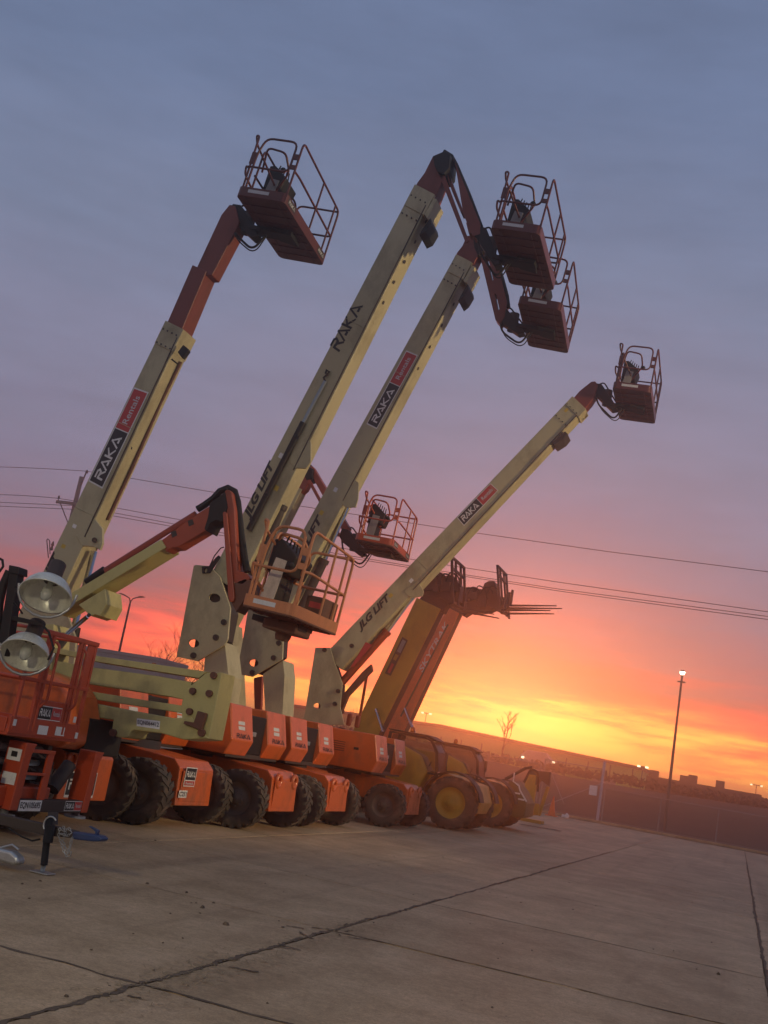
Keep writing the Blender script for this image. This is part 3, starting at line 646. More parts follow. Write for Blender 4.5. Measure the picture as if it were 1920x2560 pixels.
plate('rotator_bracket', [(584, 1458), (612, 1446), (636, 1452), (650, 1500), (632, 1530), (610, 1500), (590, 1530), (578, 1506)], yb, wb, RUST, E_, .01)
Ec = Vector((-5.83, 13.42, 3.11))
xfE = basket(E_, Ec, -2.6, 5.0, Wd=.76, L=1.52, light=1, raka=False)
tbx = MB().box((.04, .2, .03), (.32, .66, .42)).build('tool_box', RUST, E_, .015, xfE)
sticker([xfE @ Vector(p) for p in [(.1, .2, .26), (.28, .2, .26), (.28, .2, .34), (.1, .2, .34)]], tbx, REDP)
MB().prism([(-.3, -.2, -.03), (-.3, .3, -.03), (.2, .3, -.03), (.2, -.2, -.03)], (0, 0, -.14)).build('rotator_mount', RUST, E_, .03, xfE)
MB().lathe([(.09, -.22), (.11, -.16), (.11, -.03)], (-.1, .1, -.05), (0, 0, 1), 14).build('swivel', RUST, E_, 0, xfE)

YSTK = mat('yellow_sticker', (.6, .42, .05), .5, damt=.3, bump=0)
def boom_marks(parent, c, w, L0, L1, t0, t1, seed):
    r_ = random.Random(seed); yn = c - w / 2
    f = lambda u, v: P(L0[0] + (L1[0] - L0[0]) * u + nx * (t0 + (t1 - t0) * u) * v, L0[1] + (L1[1] - L0[1]) * u + ny * (t0 + (t1 - t0) * u) * v, yn)
    l = math.hypot(L1[0] - L0[0], L1[1] - L0[1]); nx, ny = -(L1[1] - L0[1]) / l, (L1[0] - L0[0]) / l
    for u in (.24, .31, .955):
        v = r_.uniform(.15, .6); sticker([f(u, v + .16), f(u + .012, v + .16), f(u + .012, v), f(u, v)], parent, r_.choice((YSTK, WHITE)))
    for u in (.93, .975):
        for v in (.12, .35, .6, .85):
            p = f(u, v); MB().cyl(p + Vector((0, .005, 0)), p - Vector((0, .03, 0)), .016, 8).build('bolt', DARK, parent)
    for u in (.37, .66):
        a, b = f(u, .02), f(u, .98); MB().tube([a - Vector((0, .002, 0)), b - Vector((0, .002, 0))], .007, 5).build('weld_seam', LIME, parent)
    a, b = f(.3, .93), f(.97, .93); MB().tube([a.lerp(b, k / 12) - Vector((0, .015 + .006 * (k % 2), 0)) for k in range(13)], .012, 6).build('hydraulic_line', DARK, parent)
boom_marks(ba, 16.0, .44, (54, 1539), (413.6, 802.5), 66, 49, 1); boom_marks(bb, 18.6, .46, (525, 1440), (1036, 462), 74, 53, 2)
boom_marks(bc, 21.6, .46, (672, 1480), (1139, 637), 62, 43, 3); boom_marks(bd, 26.1, .46, (812, 1635), (1430, 991), 56, 44, 4)
# ------------------------------------------------------------------ telehandlers
def telehandler(c, label, boomm, pf, sign, dxw):
    root = empty('telehandler', (pf['wx'] - 1.4, c, 0), label, 'telehandler', 'telehandlers at the end of the row')
    X = pf['wx']
    for x in (X, X - 3.0):
        wheel(root, x, c - 1.0, .68, WT, 0); wheel(root, x, c + 1.0, .68, WT, 0, True)
        MB().cyl((x, c - .9, .68), (x, c + .9, .68), .12, 10).build('axle', YELL, root)
    MB().prism([(x, c - .7, z) for x, z in [(X + .6, .5), (X + .72, .8), (X + .55, 1.25), (X - .3, 1.4), (X - 3.6, 1.4), (X - 3.7, .6), (X - 2.2, .5), (X - .8, .5)]], (0, 1.4, 0)).build('chassis', YELL, root, .03)
    for sy in (-1, 1):
        fd = MB()
        pts = [(X + .82 * math.cos(a), c + sy * 1.0 - .24, .68 + .82 * math.sin(a)) for a in [math.radians(t) for t in range(10, 171, 16)]]
        inn = [(X + .78 * math.cos(a), c + sy * 1.0 - .24, .68 + .78 * math.sin(a)) for a in [math.radians(t) for t in range(170, 9, -16)]]
        fd.prism(pts + inn, (0, .48, 0))
        fd.build('fender', DARK if pf.get('gf') else BLACK, root, .004)
    # engine side body
    MB().prism([(x, c - 1.15, z) for x, z in [(X - .95, .8), (X - .75, 1.35), (X - 1.0, 1.75), (X - 1.6, 1.95), (X - 3.3, 1.95), (X - 3.5, .9)]], (0, .75, 0)).build('engine_cover', YELL, root, .06, seg=3)
    # cab frame
    cy0, cy1 = c - 1.1, c - .15
    cabp = [(X - .45, 1.3), (X - .55, 1.906), (X - .75, 2.192), (X - .95, 2.246), (X - 2.0, 2.260), (X - 2.1, 1.3)]
    def frame(Y):
        inn = [(X - .56, 1.354), (X - .64, 1.892), (X - .82, 2.151), (X - .98, 2.198), (X - 1.92, 2.205), (X - 2.0, 1.354)]
        return MB().prism([(x, Y, z) for x, z in cabp], (0, .06, 0), [[(x, Y, z) for x, z in inn[::-1]]])
    for Y in (cy0, cy1 - .06): frame(Y).build('cab_frame', BLACK, root, .01)
    MB().prism([(x, cy0, z) for x, z in [(X - .70, 2.164), (X - .95, 2.253), (X - 2.0, 2.266), (X - 2.05, 2.314), (X - .9, 2.307), (X - .64, 2.205)]], (0, cy1 - cy0, 0)).build('cab_roof', BLACK, root, .02)
    gl = MB(); gl.prism([(x, cy0 + .025, z) for x, z in [(X - .57, 1.361), (X - .65, 1.892), (X - .83, 2.144), (X - .98, 2.192), (X - 1.9, 2.198), (X - 1.98, 1.361)]], (0, .008, 0))
    gl.build('side_window', GLASS, root)
    gl = MB(); gl.prism([(X - .47, cy0 + .06, 1.341), (X - .56, cy0 + .06, 1.892), (X - .74, cy0 + .06, 2.158), (X - .755, cy0 + .06, 2.158), (X - .575, cy0 + .06, 1.892), (X - .485, cy0 + .06, 1.341)], (0, cy1 - cy0 - .12, 0)); gl.build('windscreen', GLASS, root)
    for Y in (cy0, cy1 - .06): MB().box((X - .5, Y, 1.3), (X - .44, Y + .06, 1.402)).build('cab_pillar', WHITE, root, .005)
    MB().box((X - 1.8, cy0 + .3, 1.334), (X - 1.2, cy1 - .2, 1.436)).build('seat', BLACK, root, .04)
    MB().box((X - 1.85, cy0 + .3, 1.436), (X - 1.7, cy1 - .2, 1.974)).build('seat_back', BLACK, root, .04)
    MB().tube([(X - .9, cy0 + .35, 1.402), (X - .8, cy0 + .35, 1.606), (X - .78, cy0 + .35, 1.64)], .02, 6).build('steering_column', BLACK, root)
    MB().lathe([(.001, 0), (.06, 0), (.06, .1), (.04, .14), (.001, .15)], (X - 1.5, c - .6, 2.321), (0, 0, 1), 12).build('beacon', AMBER, root)
    MB().box((X - .3, c - 1.35, 1.606), (X - .25, c - 1.15, 1.940)).build('mirror', BLACK, root, .01)
    MB().tube([(X - .45, c - 1.1, 1.906), (X - .28, c - 1.25, 1.872)], .015, 6).build('mirror_arm', BLACK, root)
    # front frame with steps
    if pf.get('gf'):
        MB().prism([(x, c - .75, z) for x, z in [(X + .4, 1.45), (X + .55, 1.5), (X + .85, 1.2), (X + 1.05, .9), (X + 1.05, .5), (X + .8, .4), (X + .4, .5)]], (0, 1.5, 0)).build('front_frame', OLIVE, root, .04)
        MB().tube([(X + .55, c - .78, 1.75), (X + .55, c - .78, 1.48), (X + .75, c - .78, 1.38), (X + .8, c - .78, 1.25), (X + 1.05, c - .78, .95)], .025, 6).build('hand_rail', WHITE, root)
        for k in range(2): MB().box((X + .62 + .16 * k, c - .8, 1.12 - .16 * k), (X + .82 + .16 * k, c - .76, 1.17 - .16 * k)).build('step', WHITE, root, .004)
        MB().tube(rr_path([(X + .75, c, 1.5), (X + .9, c, 1.95), (X + 1.15, c, 1.9), (X + 1.2, c + .1, 1.3)], .15), .04, 7).build('hydraulic_hose', HOSE, root)
        MB().tube([(X + .2, c - .3, 1.5), (X + .8, c - .3, 1.95), (X + 1.0, c - .3, 2.0)], .05, 8).build('tilt_cylinder', DARK, root)

    # boom
    bo = plate('base_boom', pf['boom'], c - .3, .05, boomm, root, .01)
    plate('boom_web', pf['boom'], c + .25, .05, boomm, root, .01)
    plate('boom_shade_core', pf['boom'], c - .245, .49, MAROON, root, 0)  # dark core between the webs: underside shade put into the colour
    hb = pf['hb']; r9 = random.Random(int(c))
    for q in range(9):
        p = P(hb[0] + r9.uniform(-34, 34), hb[1] + r9.uniform(-16, 12), c - .3 - .05 * (q % 3)); a_, b_ = r9.uniform(.05, .16), r9.uniform(.06, .2)
        MB().prism([p + Vector((-a_, 0, -b_)), p + Vector((a_, 0, -b_ * .7)), p + Vector((a_ * .8, 0, b_)), p + Vector((-a_ * .6, 0, b_ * .8))], (0, r9.uniform(.3, .6), 0)).build('head_bracket', MAROON, root, .012)
    for q in range(4):
        p = P(hb[0] - 30 + 16 * q, hb[1] - 12, c - .3); MB().tube(rr_path([p, p + Vector((.1, -.05, .25 + .05 * (q % 2))), p + Vector((.35, 0, .2)), p + Vector((.45, .05, -.1))], .1), .022, 6).build('hydraulic_hose', HOSE, root)
    plate('boom_tip', pf['tip'], c - .22, .44, MAROON, root, .015)
    plate('boom_head', pf['head'], c - .25, .5, MAROON, root, .015)
    MB().cyl(P(*pf['cyl'][0], c - .35), P(*pf['cyl'][1], c - .35), .045).build('lift_cylinder_rod', CHROME, root)
    MB().cyl(P(*pf['cyl'][0], c + .35), P(*pf['cyl'][1], c + .35), .045).build('lift_cylinder_rod', CHROME, root)
    # carriage : built square to the machine, from its bottom corner
    x0, z0 = pf['car']; hh = pf.get('ch', 1.15); tl = pf.get('ct', .12)
    k = MB(); Wc = .75
    def bar(y, z1, wd): k.prism([(x0, y - wd / 2, z0), (x0 + .07, y - wd / 2, z0), (x0 + .07 - tl * z1 / 1.1, y - wd / 2, z0 + z1), (x0 - tl * z1 / 1.1, y - wd / 2, z0 + z1)], (0, wd, 0))
    for y in (-Wc, Wc): bar(c + y, hh, .08)
    for y in (-.3, .3): bar(c + y, hh, .035)
    for z in (.02, .38, hh - .36, hh - .05):
        xx = x0 - tl * z / 1.1; k.box((xx, c - Wc, z0 + z), (xx + .065, c + Wc, z0 + z + .07))
    k.prism([(x0 - .04, c - .35, z0 + .05), (x0 - .5, c - .35, z0 + .2), (x0 - .5, c - .35, z0 + .6), (x0 - .08, c - .35, z0 + .55)], (0, .7, 0))
    k.build('fork_carriage', MAROON, root, .006)
    zc = z0
    for y, l, dz in zip(pf['forks'], pf['fl'], pf.get('fdz', (0, 0))):
        z0 = zc + dz
        MB().prism([(x0 + .02, c + y - .06, z0 + .5), (x0 + .09, c + y - .06, z0 + .5), (x0 + .09, c + y - .06, z0 + .0), (x0 + l, c + y - .06, z0 - .015 + l * pf['fs']), (x0 + l, c + y - .06, z0 - .03 + l * pf['fs']), (x0 + .1, c + y - .06, z0 - .06), (x0 + .02, c + y - .06, z0 - .06)], (0, .12, 0)).build('fork', MAROON, root, .006)
    return root, bo
OLIVE = mat('olive_yellow_paint', (.17, .11, .03), .6, damt=.5)
AMBER = bpy.data.materials.new('amber_lens'); AMBER.use_nodes = True
b = AMBER.node_tree.nodes['Principled BSDF']; b.inputs['Base Color'].default_value = (.9, .25, .03, 1); b.inputs['Transmission Weight'].default_value = .5; b.inputs['Roughness'].default_value = .2
GLASS = bpy.data.materials.new('window_glass'); GLASS.use_nodes = True
t = GLASS.node_tree; b = t.nodes['Principled BSDF']
b.inputs['Base Color'].default_value = (.04, .05, .05, 1); b.inputs['Roughness'].default_value = .05
tr = nd('ShaderNodeBsdfTransparent', t); tr.inputs[0].default_value = (.75, .78, .76, 1); mxs = nd('ShaderNodeMixShader', t); fr = nd('ShaderNodeFresnel', t); fr.inputs[0].default_value = 1.5
t.links.new(math_n('ADD', fr.outputs[0], .12, t), mxs.inputs[0]); t.links.new(tr.outputs[0], mxs.inputs[1]); t.links.new(b.outputs[0], mxs.inputs[2]); t.links.new(mxs.outputs[0], t.nodes['Material Output'].inputs[0])
T1, bo1 = telehandler(30.2, 'nearer telehandler with yellow boom and yellow rims at the end of the lift row', YELL,
    dict(wx=-7.15, boom=strip((857, 1880), (1042, 1494), 60, 66), tip=[(1046, 1500), (1060, 1484), (1104, 1490), (1118, 1508), (1106, 1530), (1060, 1520)],
         head=[(1053, 1460), (1079, 1449), (1097, 1433), (1110, 1440), (1130, 1436), (1150, 1462), (1146, 1500), (1122, 1512), (1100, 1496), (1057, 1488)],
         cyl=((940, 1772), (958, 1828)), hb=(1096, 1466), car=(-8.1, 5.98), ch=1.32, ct=.2, forks=(-.35, .35), fl=(1.15, 1.15), fs=-.06), None, 0)
T2, bo2 = telehandler(35.6, 'farther telehandler with orange boom lettered SKYTRAK and four long raised forks', ORNG,
    dict(wx=-7.25, boom=strip((934, 1880), (1119, 1518), 47, 32), tip=[(1122, 1520), (1140, 1500), (1180, 1500), (1190, 1520), (1160, 1540)],
         head=[(1150, 1470), (1172, 1467), (1205, 1473), (1211, 1458), (1222, 1452), (1236, 1453), (1248, 1500), (1240, 1520), (1220, 1528), (1180, 1532), (1150, 1520)],
         cyl=((1012, 1770), (1036, 1832)), hb=(1200, 1496), car=(-7.96, 6.72), ch=1.5, ct=.24, forks=(-.55, -.2, .2, .55), fl=(1.75, 1.55, 1.85, 1.6), fs=.11, fdz=(0, .17, .31, .46), gf=True), None, 0)
yq = 30.2 - .3
q = plq([(977, 1690), (1020, 1601), (1006, 1592), (962, 1683)], yq)
sticker(q, bo1, RUST, 'sign_panel', .004); sticker(inset(q, .62, .95, .2, .8), bo1, GREY, 'sticker', .006); sticker(inset(q, .4, .55, .3, .8), bo1, YELL, 'sticker', .006); sticker(inset(q, .05, .3, .3, .7), bo1, REDP, 'sticker', .006)
quadmap(text_geo('SKYTRAK', .015, .2), plq([(1056, 1682), (1123, 1560), (1113, 1552), (1045, 1674)], 35.6 - .3), .004, 'lettering', SILV, bo2)
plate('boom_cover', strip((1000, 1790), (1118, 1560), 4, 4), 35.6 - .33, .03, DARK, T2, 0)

# ------------------------------------------------------------------ rough terrain scissor lift (end view)
SX = -7.5
Sc = empty('scissor_lift', (-8.8, 11.4, 0), 'red orange rough-terrain scissor lift with folded platform, gate and ladder, plate EQN105695', 'scissor lift')
def sx(x, y, d=0): return PX(x, y, SX + d)
ya, yz = 10.31, 11.66
pf_ = MB().box((-10.2, ya, 1.13), (SX, yz, 1.2)).build('platform_floor', RED, Sc, .008)
tb = MB().box((SX - .02, ya, 1.16), (SX + .015, yz, 1.34)).build('toe_board', RED, Sc, .006)
MB().box((-10.2, ya - .012, 1.16), (SX - .03, ya + .012, 1.32)).build('toe_board', RED, Sc, .006)
MB().box((-10.2, yz - .012, 1.16), (SX - .03, yz + .012, 1.32)).build('toe_board', RED, Sc, .006)
q = [Vector(p) for p in [(SX + .015, ya + .45, 1.345), (SX + .015, ya + .9, 1.345), (SX + .015, ya + .9, 1.50), (SX + .015, ya + .45, 1.50)]]
MB().box((SX - .008, ya + .38, 1.335), (SX + .012, ya + .97, 1.56)).build('gate_panel', RED, Sc, .004)
rental_sign(q, tb)
for u0_, v0 in ((.52, 1.18), (.86, 1.19)): sticker([Vector((SX + .015, ya + u0_, v0)), Vector((SX + .015, ya + u0_ + .19, v0)), Vector((SX + .015, ya + u0_ + .19, v0 + .1)), Vector((SX + .015, ya + u0_, v0 + .1))], tb)
for u0_, v0 in ((.04, 1.24), (1.27, 1.18), (1.16, 1.36)): sticker([Vector((SX + .018, ya + u0_, v0)), Vector((SX + .018, ya + u0_ + .06, v0)), Vector((SX + .018, ya + u0_ + .06, v0 + .07)), Vector((SX + .018, ya + u0_, v0 + .07))], tb)
for yy in (ya + .06, ya + .36, ya + .44, ya + 1.0, ya + 1.06, yz - .04):
    MB().box((SX - .02, yy - .022, 1.2), (SX + .02, yy + .022, 2.32)).build('guardrail_post', RED, Sc, .006)
MB().box((SX - .025, ya, 2.28), (SX + .025, yz, 2.335)).build('top_rail', RED, Sc, .008)
MB().box((SX - .018, ya, 1.74), (SX + .018, yz, 1.78)).build('mid_rail', RED, Sc, .006)
MB().box((SX - .01, yz - .2, 1.76), (SX + .01, yz - .005, 2.30)).build('hinge_plate', RED, Sc, .005)
for y0_ in (ya + .42, ya + .98):
    MB().tube(rr_path([(SX + .05, y0_, 2.22), (SX + .1, y0_ + .02, 2.18), (SX + .1, y0_ + .02, 1.55), (SX + .04, y0_, 1.48)], .08), .017, 7).build('grab_handle', RED, Sc)
for Y in (ya, yz):
    for z in (1.76, 2.31): MB().tube([(SX, Y, z), (-10.2, Y, z)], .02, 6).build('side_rail', RED, Sc)
    for x in (-8.2, -8.9, -9.6, -10.2): MB().tube([(x, Y, 1.2), (x, Y, 2.31)], .02, 6).build('guardrail_post', RED, Sc)
# scissor stack
st = MB()
for k in range(3):
    z = .62 + .16 * k
    for y in (ya + .18, yz - .18): st.box((-10.1, y - .04, z), (SX - .12 - .04 * k, y + .04, z + .11))
st.build('scissor_stack', DARK, Sc, .008)
for k in range(3): MB().cyl((SX - .3, ya + .1, .67 + .16 * k), (SX - .3, yz - .1, .67 + .16 * k), .035).build('scissor_pin', GALV, Sc)
MB().prism([(-10.4, ya + .1, .35), (SX - .12, ya + .1, .35), (SX - .12, ya + .1, .58), (-10.4, ya + .1, .62)], (0, yz - ya - .2, 0)).build('chassis', RED, Sc, .02)
for x in (-8.25, -9.9): 
    wheel(Sc, x, ya + .05, .40, WS); wheel(Sc, x, yz - .0, .40, WS, 0, True)
# outriggers
def outrigger(y0, y1, z0, z1):
    o = MB().prism([(SX - .02, y0, z0), (SX - .02, y1, z0), (SX - .0, y1, z1 - .12), (SX - .0, y1 + .06, z1), (SX - .0, y0, z1)], (-.24, 0, 0)).build('outrigger', RED, Sc, .01)
    MB().cyl((SX - .14, (y0 + y1) / 2, z0), (SX - .14, (y0 + y1) / 2, z0 - .05), .05).build('outrigger_rod', GALV, o)
    MB().cyl((SX - .14, (y0 + y1) / 2, z0 - .05), (SX - .14, (y0 + y1) / 2, z0 - .075), .13, 18).build('foot_pad', GREY, o)
    return o
o1 = outrigger(10.72, 10.86, .33, 1.07); o2 = outrigger(12.16, 12.29, .31, 1.05)
for z in (.86, .6):
    sticker([Vector((SX - .22, 10.72, z)), Vector((SX - .04, 10.72, z)), Vector((SX - .04, 10.72, z + .13)), Vector((SX - .22, 10.72, z + .13))], o1, WHITE, 'sticker', .003)
sticker([Vector((SX - .17, 10.72, .9)), Vector((SX - .09, 10.72, .9)), Vector((SX - .09, 10.72, .96)), Vector((SX - .17, 10.72, .96))], o1, INK, 'sticker', .005)
bm_ = MB().box((SX - .14, 10.86, .31), (SX - .03, 12.16, .45)).build('bumper', DARK, Sc, .01)
f = lambda a, b, z0, z1: [Vector((SX - .03, a, z0)), Vector((SX - .03, b, z0)), Vector((SX - .03, b, z1)), Vector((SX - .03, a, z1))]
q = f(10.88, 11.30, .325, .445); sticker(q, bm_, WHITE, 'number_plate'); quadmap(text_geo('EQN105695', .02), inset(q, .05, .95, .16, .84), .005, 'lettering', INK, bm_)
rental_sign(f(11.78, 12.14, .33, .445), bm_)
for yy in (11.28,): MB().box((SX - .06, yy - .06, .45), (SX - .03, yy + .06, 1.0)).build('ladder_stile', RED, Sc, .004)
MB().box((SX - .06, 10.86, .97), (SX - .02, 11.34, 1.01)).build('ladder_rung', RED, Sc, .004)
MB().box((SX - .06, 10.86, .72), (SX - .02, 11.24, .75)).build('ladder_rung', RED, Sc, .004)
MB().cyl((SX - .2, 11.7, .55), (SX - .2, 11.95, .85), .09, 12).build('hydraulic_motor', DARK, Sc, .02)

# ------------------------------------------------------------------ light tower trailer
TY = 9.5
Lt = empty('light_tower', (-7.4, TY, 0), 'towable light tower with two round lamps, black mast and blue coupler', 'light tower')
def lamp(cx, cy, tilt, rad, Y):
    p = P(cx, cy, Y); tc_ = (CAMP - p); tc_.z = 0; tc_.normalize(); sd = Vector((0, 0, 1)).cross(tc_)
    ax = (tc_ * math.cos(tilt) + Vector((0, 0, -1)) * math.sin(tilt) + sd * -.12).normalized()
    prof = [(rad, 0), (rad * .98, -.03), (rad * .9, -.09), (rad * .74, -.15), (rad * .5, -.195), (rad * .26, -.215), (rad * .2, -.22)]
    b_ = MB(); b_.lathe(prof, p, ax, 36); b_.lathe([(r + .006, h - .006) for r, h in prof][::-1], p, ax, 36)
    b_.lathe([(rad, 0), (rad + .012, .003), (rad + .012, -.012), (rad + .004, -.012)], p, ax, 36)
    o = b_.build('lamp_reflector', REFL, Lt)
    MB().cyl(p - ax * .21, p - ax * .44, .085, 16).build('lamp_housing', DARK, o, .01)
    MB().lathe([(.03, -.21), (.03, -.15), (.055, -.10), (.06, -.02), (.04, .03), (.001, .05)], p + sd * .0, ax, 16).build('bulb', BULB, o)
    r2 = rad + .03; s2 = ax.cross(sd).normalized()
    MB().tube([p + sd * r2 * math.cos(a) - Vector((0, 0, 1)) * (r2 * 1.0) * math.sin(a) - ax * .1 for a in [PI * k / 10 for k in range(11)]], .014, 6).build('yoke', GALV, o)
    return o
REFL = mat('lamp_reflector', (.74, .74, .64), .32, .35, damt=.55, dirt=(.16, .13, .08), dscale=7, bump=.02)
BULB = bpy.data.materials.new('bulb_glass'); BULB.use_nodes = True
b = BULB.node_tree.nodes['Principled BSDF']; b.inputs['Base Color'].default_value = (.85, .88, .8, 1); b.inputs['Roughness'].default_value = .15; b.inputs['Transmission Weight'].default_value = .6
lamp(113, 1491, math.radians(58), .262, TY); lamp(61, 1639, math.radians(55), .24, TY)
m_ = MB(); m_.prism(pl([(25, 1418), (46, 1420), (14, 1640), (-10, 1640)], TY), (0, .12, 0)); m_.prism(pl([(22, 1412), (47, 1417), (46, 1436), (20, 1432)], TY - .02), (0, .16, 0))
m_.build('mast', BLACK, Lt, .008)
MB().tube(pl([(24, 1428), (8, 1462), (-2, 1510), (-8, 1620)], TY + .05), .045, 8).build('mast_cable', HOSE, Lt)
MB().tube(pl([(-4, 1395), (6, 1400), (8, 1416), (-2, 1430)], TY + .05), .014, 6).build('cable_loop', HOSE, Lt)
MB().prism(pl([(10, 1535), (60, 1545), (104, 1556), (103, 1566), (58, 1556), (9, 1547)], TY + .02), (0, .07, 0)).build('lamp_crossbar', BLACK, Lt, .005)
MB().tube(pl([(36, 1468), (42, 1470), (34, 1500), (56, 1534)], TY), .01, 5).build('lamp_cable', HOSE, Lt)
MB().tube(pl([(100, 1556), (122, 1580), (134, 1620), (120, 1650)], TY - .03), .012, 5).build('lamp_cable', HOSE, Lt)
MB().box((-9.6, TY - .5, .55), (-7.9, TY + .6, 1.5)).build('generator_cabinet', WHITE, Lt, .03)
MB().prism(pl([(-80, 2020), (0, 2036), (108, 2060), (186, 2078), (186, 2096), (110, 2088), (0, 2062), (-80, 2046)], TY), (0, .1, 0)).build('tongue', DARK, Lt, .006)
cp = MB(); cp.prism(pl([(180, 2079), (232, 2086), (248, 2090), (255, 2097), (250, 2104), (232, 2104), (180, 2098)], TY - .02), (0, .13, 0)); cpo = cp.build('coupler', BLUE, Lt, .014)
MB().prism(pl([(221, 2066), (224, 2065), (245, 2076), (242, 2088), (237, 2087), (238, 2079)], TY + .02), (0, .04, 0)).build('latch', BLUE, cpo, .003)
jk = MB(); jk.cyl(P(124, 2040, TY - .06), P(110, 2163, TY - .06), .034, 14); jk.cyl(P(126, 2062, TY - .06), P(119, 2106, TY - .06), .048, 14)
jo = jk.build('jack', BLACK, Lt)
MB().cyl(P(111, 2158, TY - .06), Vector((P(105, 2180, TY - .06).x, TY - .06, .02)), .022, 10).build('jack_leg', GALV, jo)
pj = P(105, 2180, TY - .06); MB().box((pj.x - .1, TY - .13, .004), (pj.x + .1, TY + .02, .016)).build('jack_foot', GALV, jo, .003)
MB().tube([P(125, 2062, TY - .13) + Vector((.07 * math.cos(a), 0, .075 * math.sin(a))) for a in [math.radians(t) for t in range(40, 240, 20)]], .008, 6).build('jack_handle', GALV, jo)
MB().cyl(P(133, 2030, TY), P(131, 2062, TY), .05, 10).build('winch_post', DARK, Lt)
# safety chains made of links
def chain(path, name):
    pts = [Vector(p) for p in path]; L_ = []
    for i in range(len(pts) - 1):
        n = max(1, int((pts[i + 1] - pts[i]).length / .024))
        L_ += [(pts[i].lerp(pts[i + 1], (k + .5) / n), (pts[i + 1] - pts[i]).normalized()) for k in range(n)]
    m = MB()
    for k, (p, d) in enumerate(L_):
        a = d.orthogonal().normalized(); a = Matrix.Rotation(PI / 2 * (k % 2) + .4, 3, d) @ a
        m.tube([p + d * .017 * math.cos(t) + a * .010 * math.sin(t) for t in [2 * PI * j / 8 for j in range(8)]], .0032, 5, True)
    return m.build(name, GALV, Lt)
chain(pl([(150, 2070), (146, 2090), (152, 2105), (160, 2130), (166, 2140), (172, 2128), (178, 2095)], TY - .08), 'safety_chain')
chain(pl([(158, 2066), (164, 2085), (156, 2100), (164, 2120), (170, 2135), (178, 2110), (182, 2092)], TY - .05), 'safety_chain')
chain(pl([(146, 2072), (160, 2078), (172, 2070), (180, 2082), (168, 2090), (152, 2084)], TY - .10), 'safety_chain')
MB().tube(pl([(160, 2128), (166, 2142), (176, 2140), (178, 2128)], TY - .08), .008, 6).build('safety_hook', GALV, Lt)
MB().tube(pl([(20, 2070), (55, 2092), (80, 2102), (100, 2098)], TY - .03), .009, 6).build('trailer_cable', HOSE, Lt)
# galvanised coupler of a second trailer, left edge
g = ground_p = PZ(20, 2138, .12)
Tg = empty('trailer_tongue', (g.x, g.y, 0), 'galvanised trailer coupler low at the left edge by the pavement', 'trailer tongue')
MB().prism([(g.x - 1.6, g.y - .05, .14), (g.x - .1, g.y - .05, .14), (g.x + .0, g.y - .05, .13), (g.x + .0, g.y - .05, .05), (g.x - 1.6, g.y - .05, .05)], (0, .1, 0)).build('drawbar', GALV, Tg, .008)
MB().prism([(g.x - .12, g.y - .065, .17), (g.x + .06, g.y - .065, .17), (g.x + .15, g.y - .065, .13), (g.x + .17, g.y - .065, .08), (g.x + .12, g.y - .065, .05), (g.x - .12, g.y - .065, .06)], (0, .13, 0)).build('coupler_head', GALV, Tg, .03, seg=3)
MB().tube([(g.x - .1, g.y, .17), (g.x + .02, g.y, .22), (g.x + .1, g.y, .19)], .01, 6).build('latch_lever', GALV, Tg)
MB().box((g.x - .9, g.y - .04, 0), (g.x - .8, g.y + .04, .05)).build('skid', GALV, Tg)

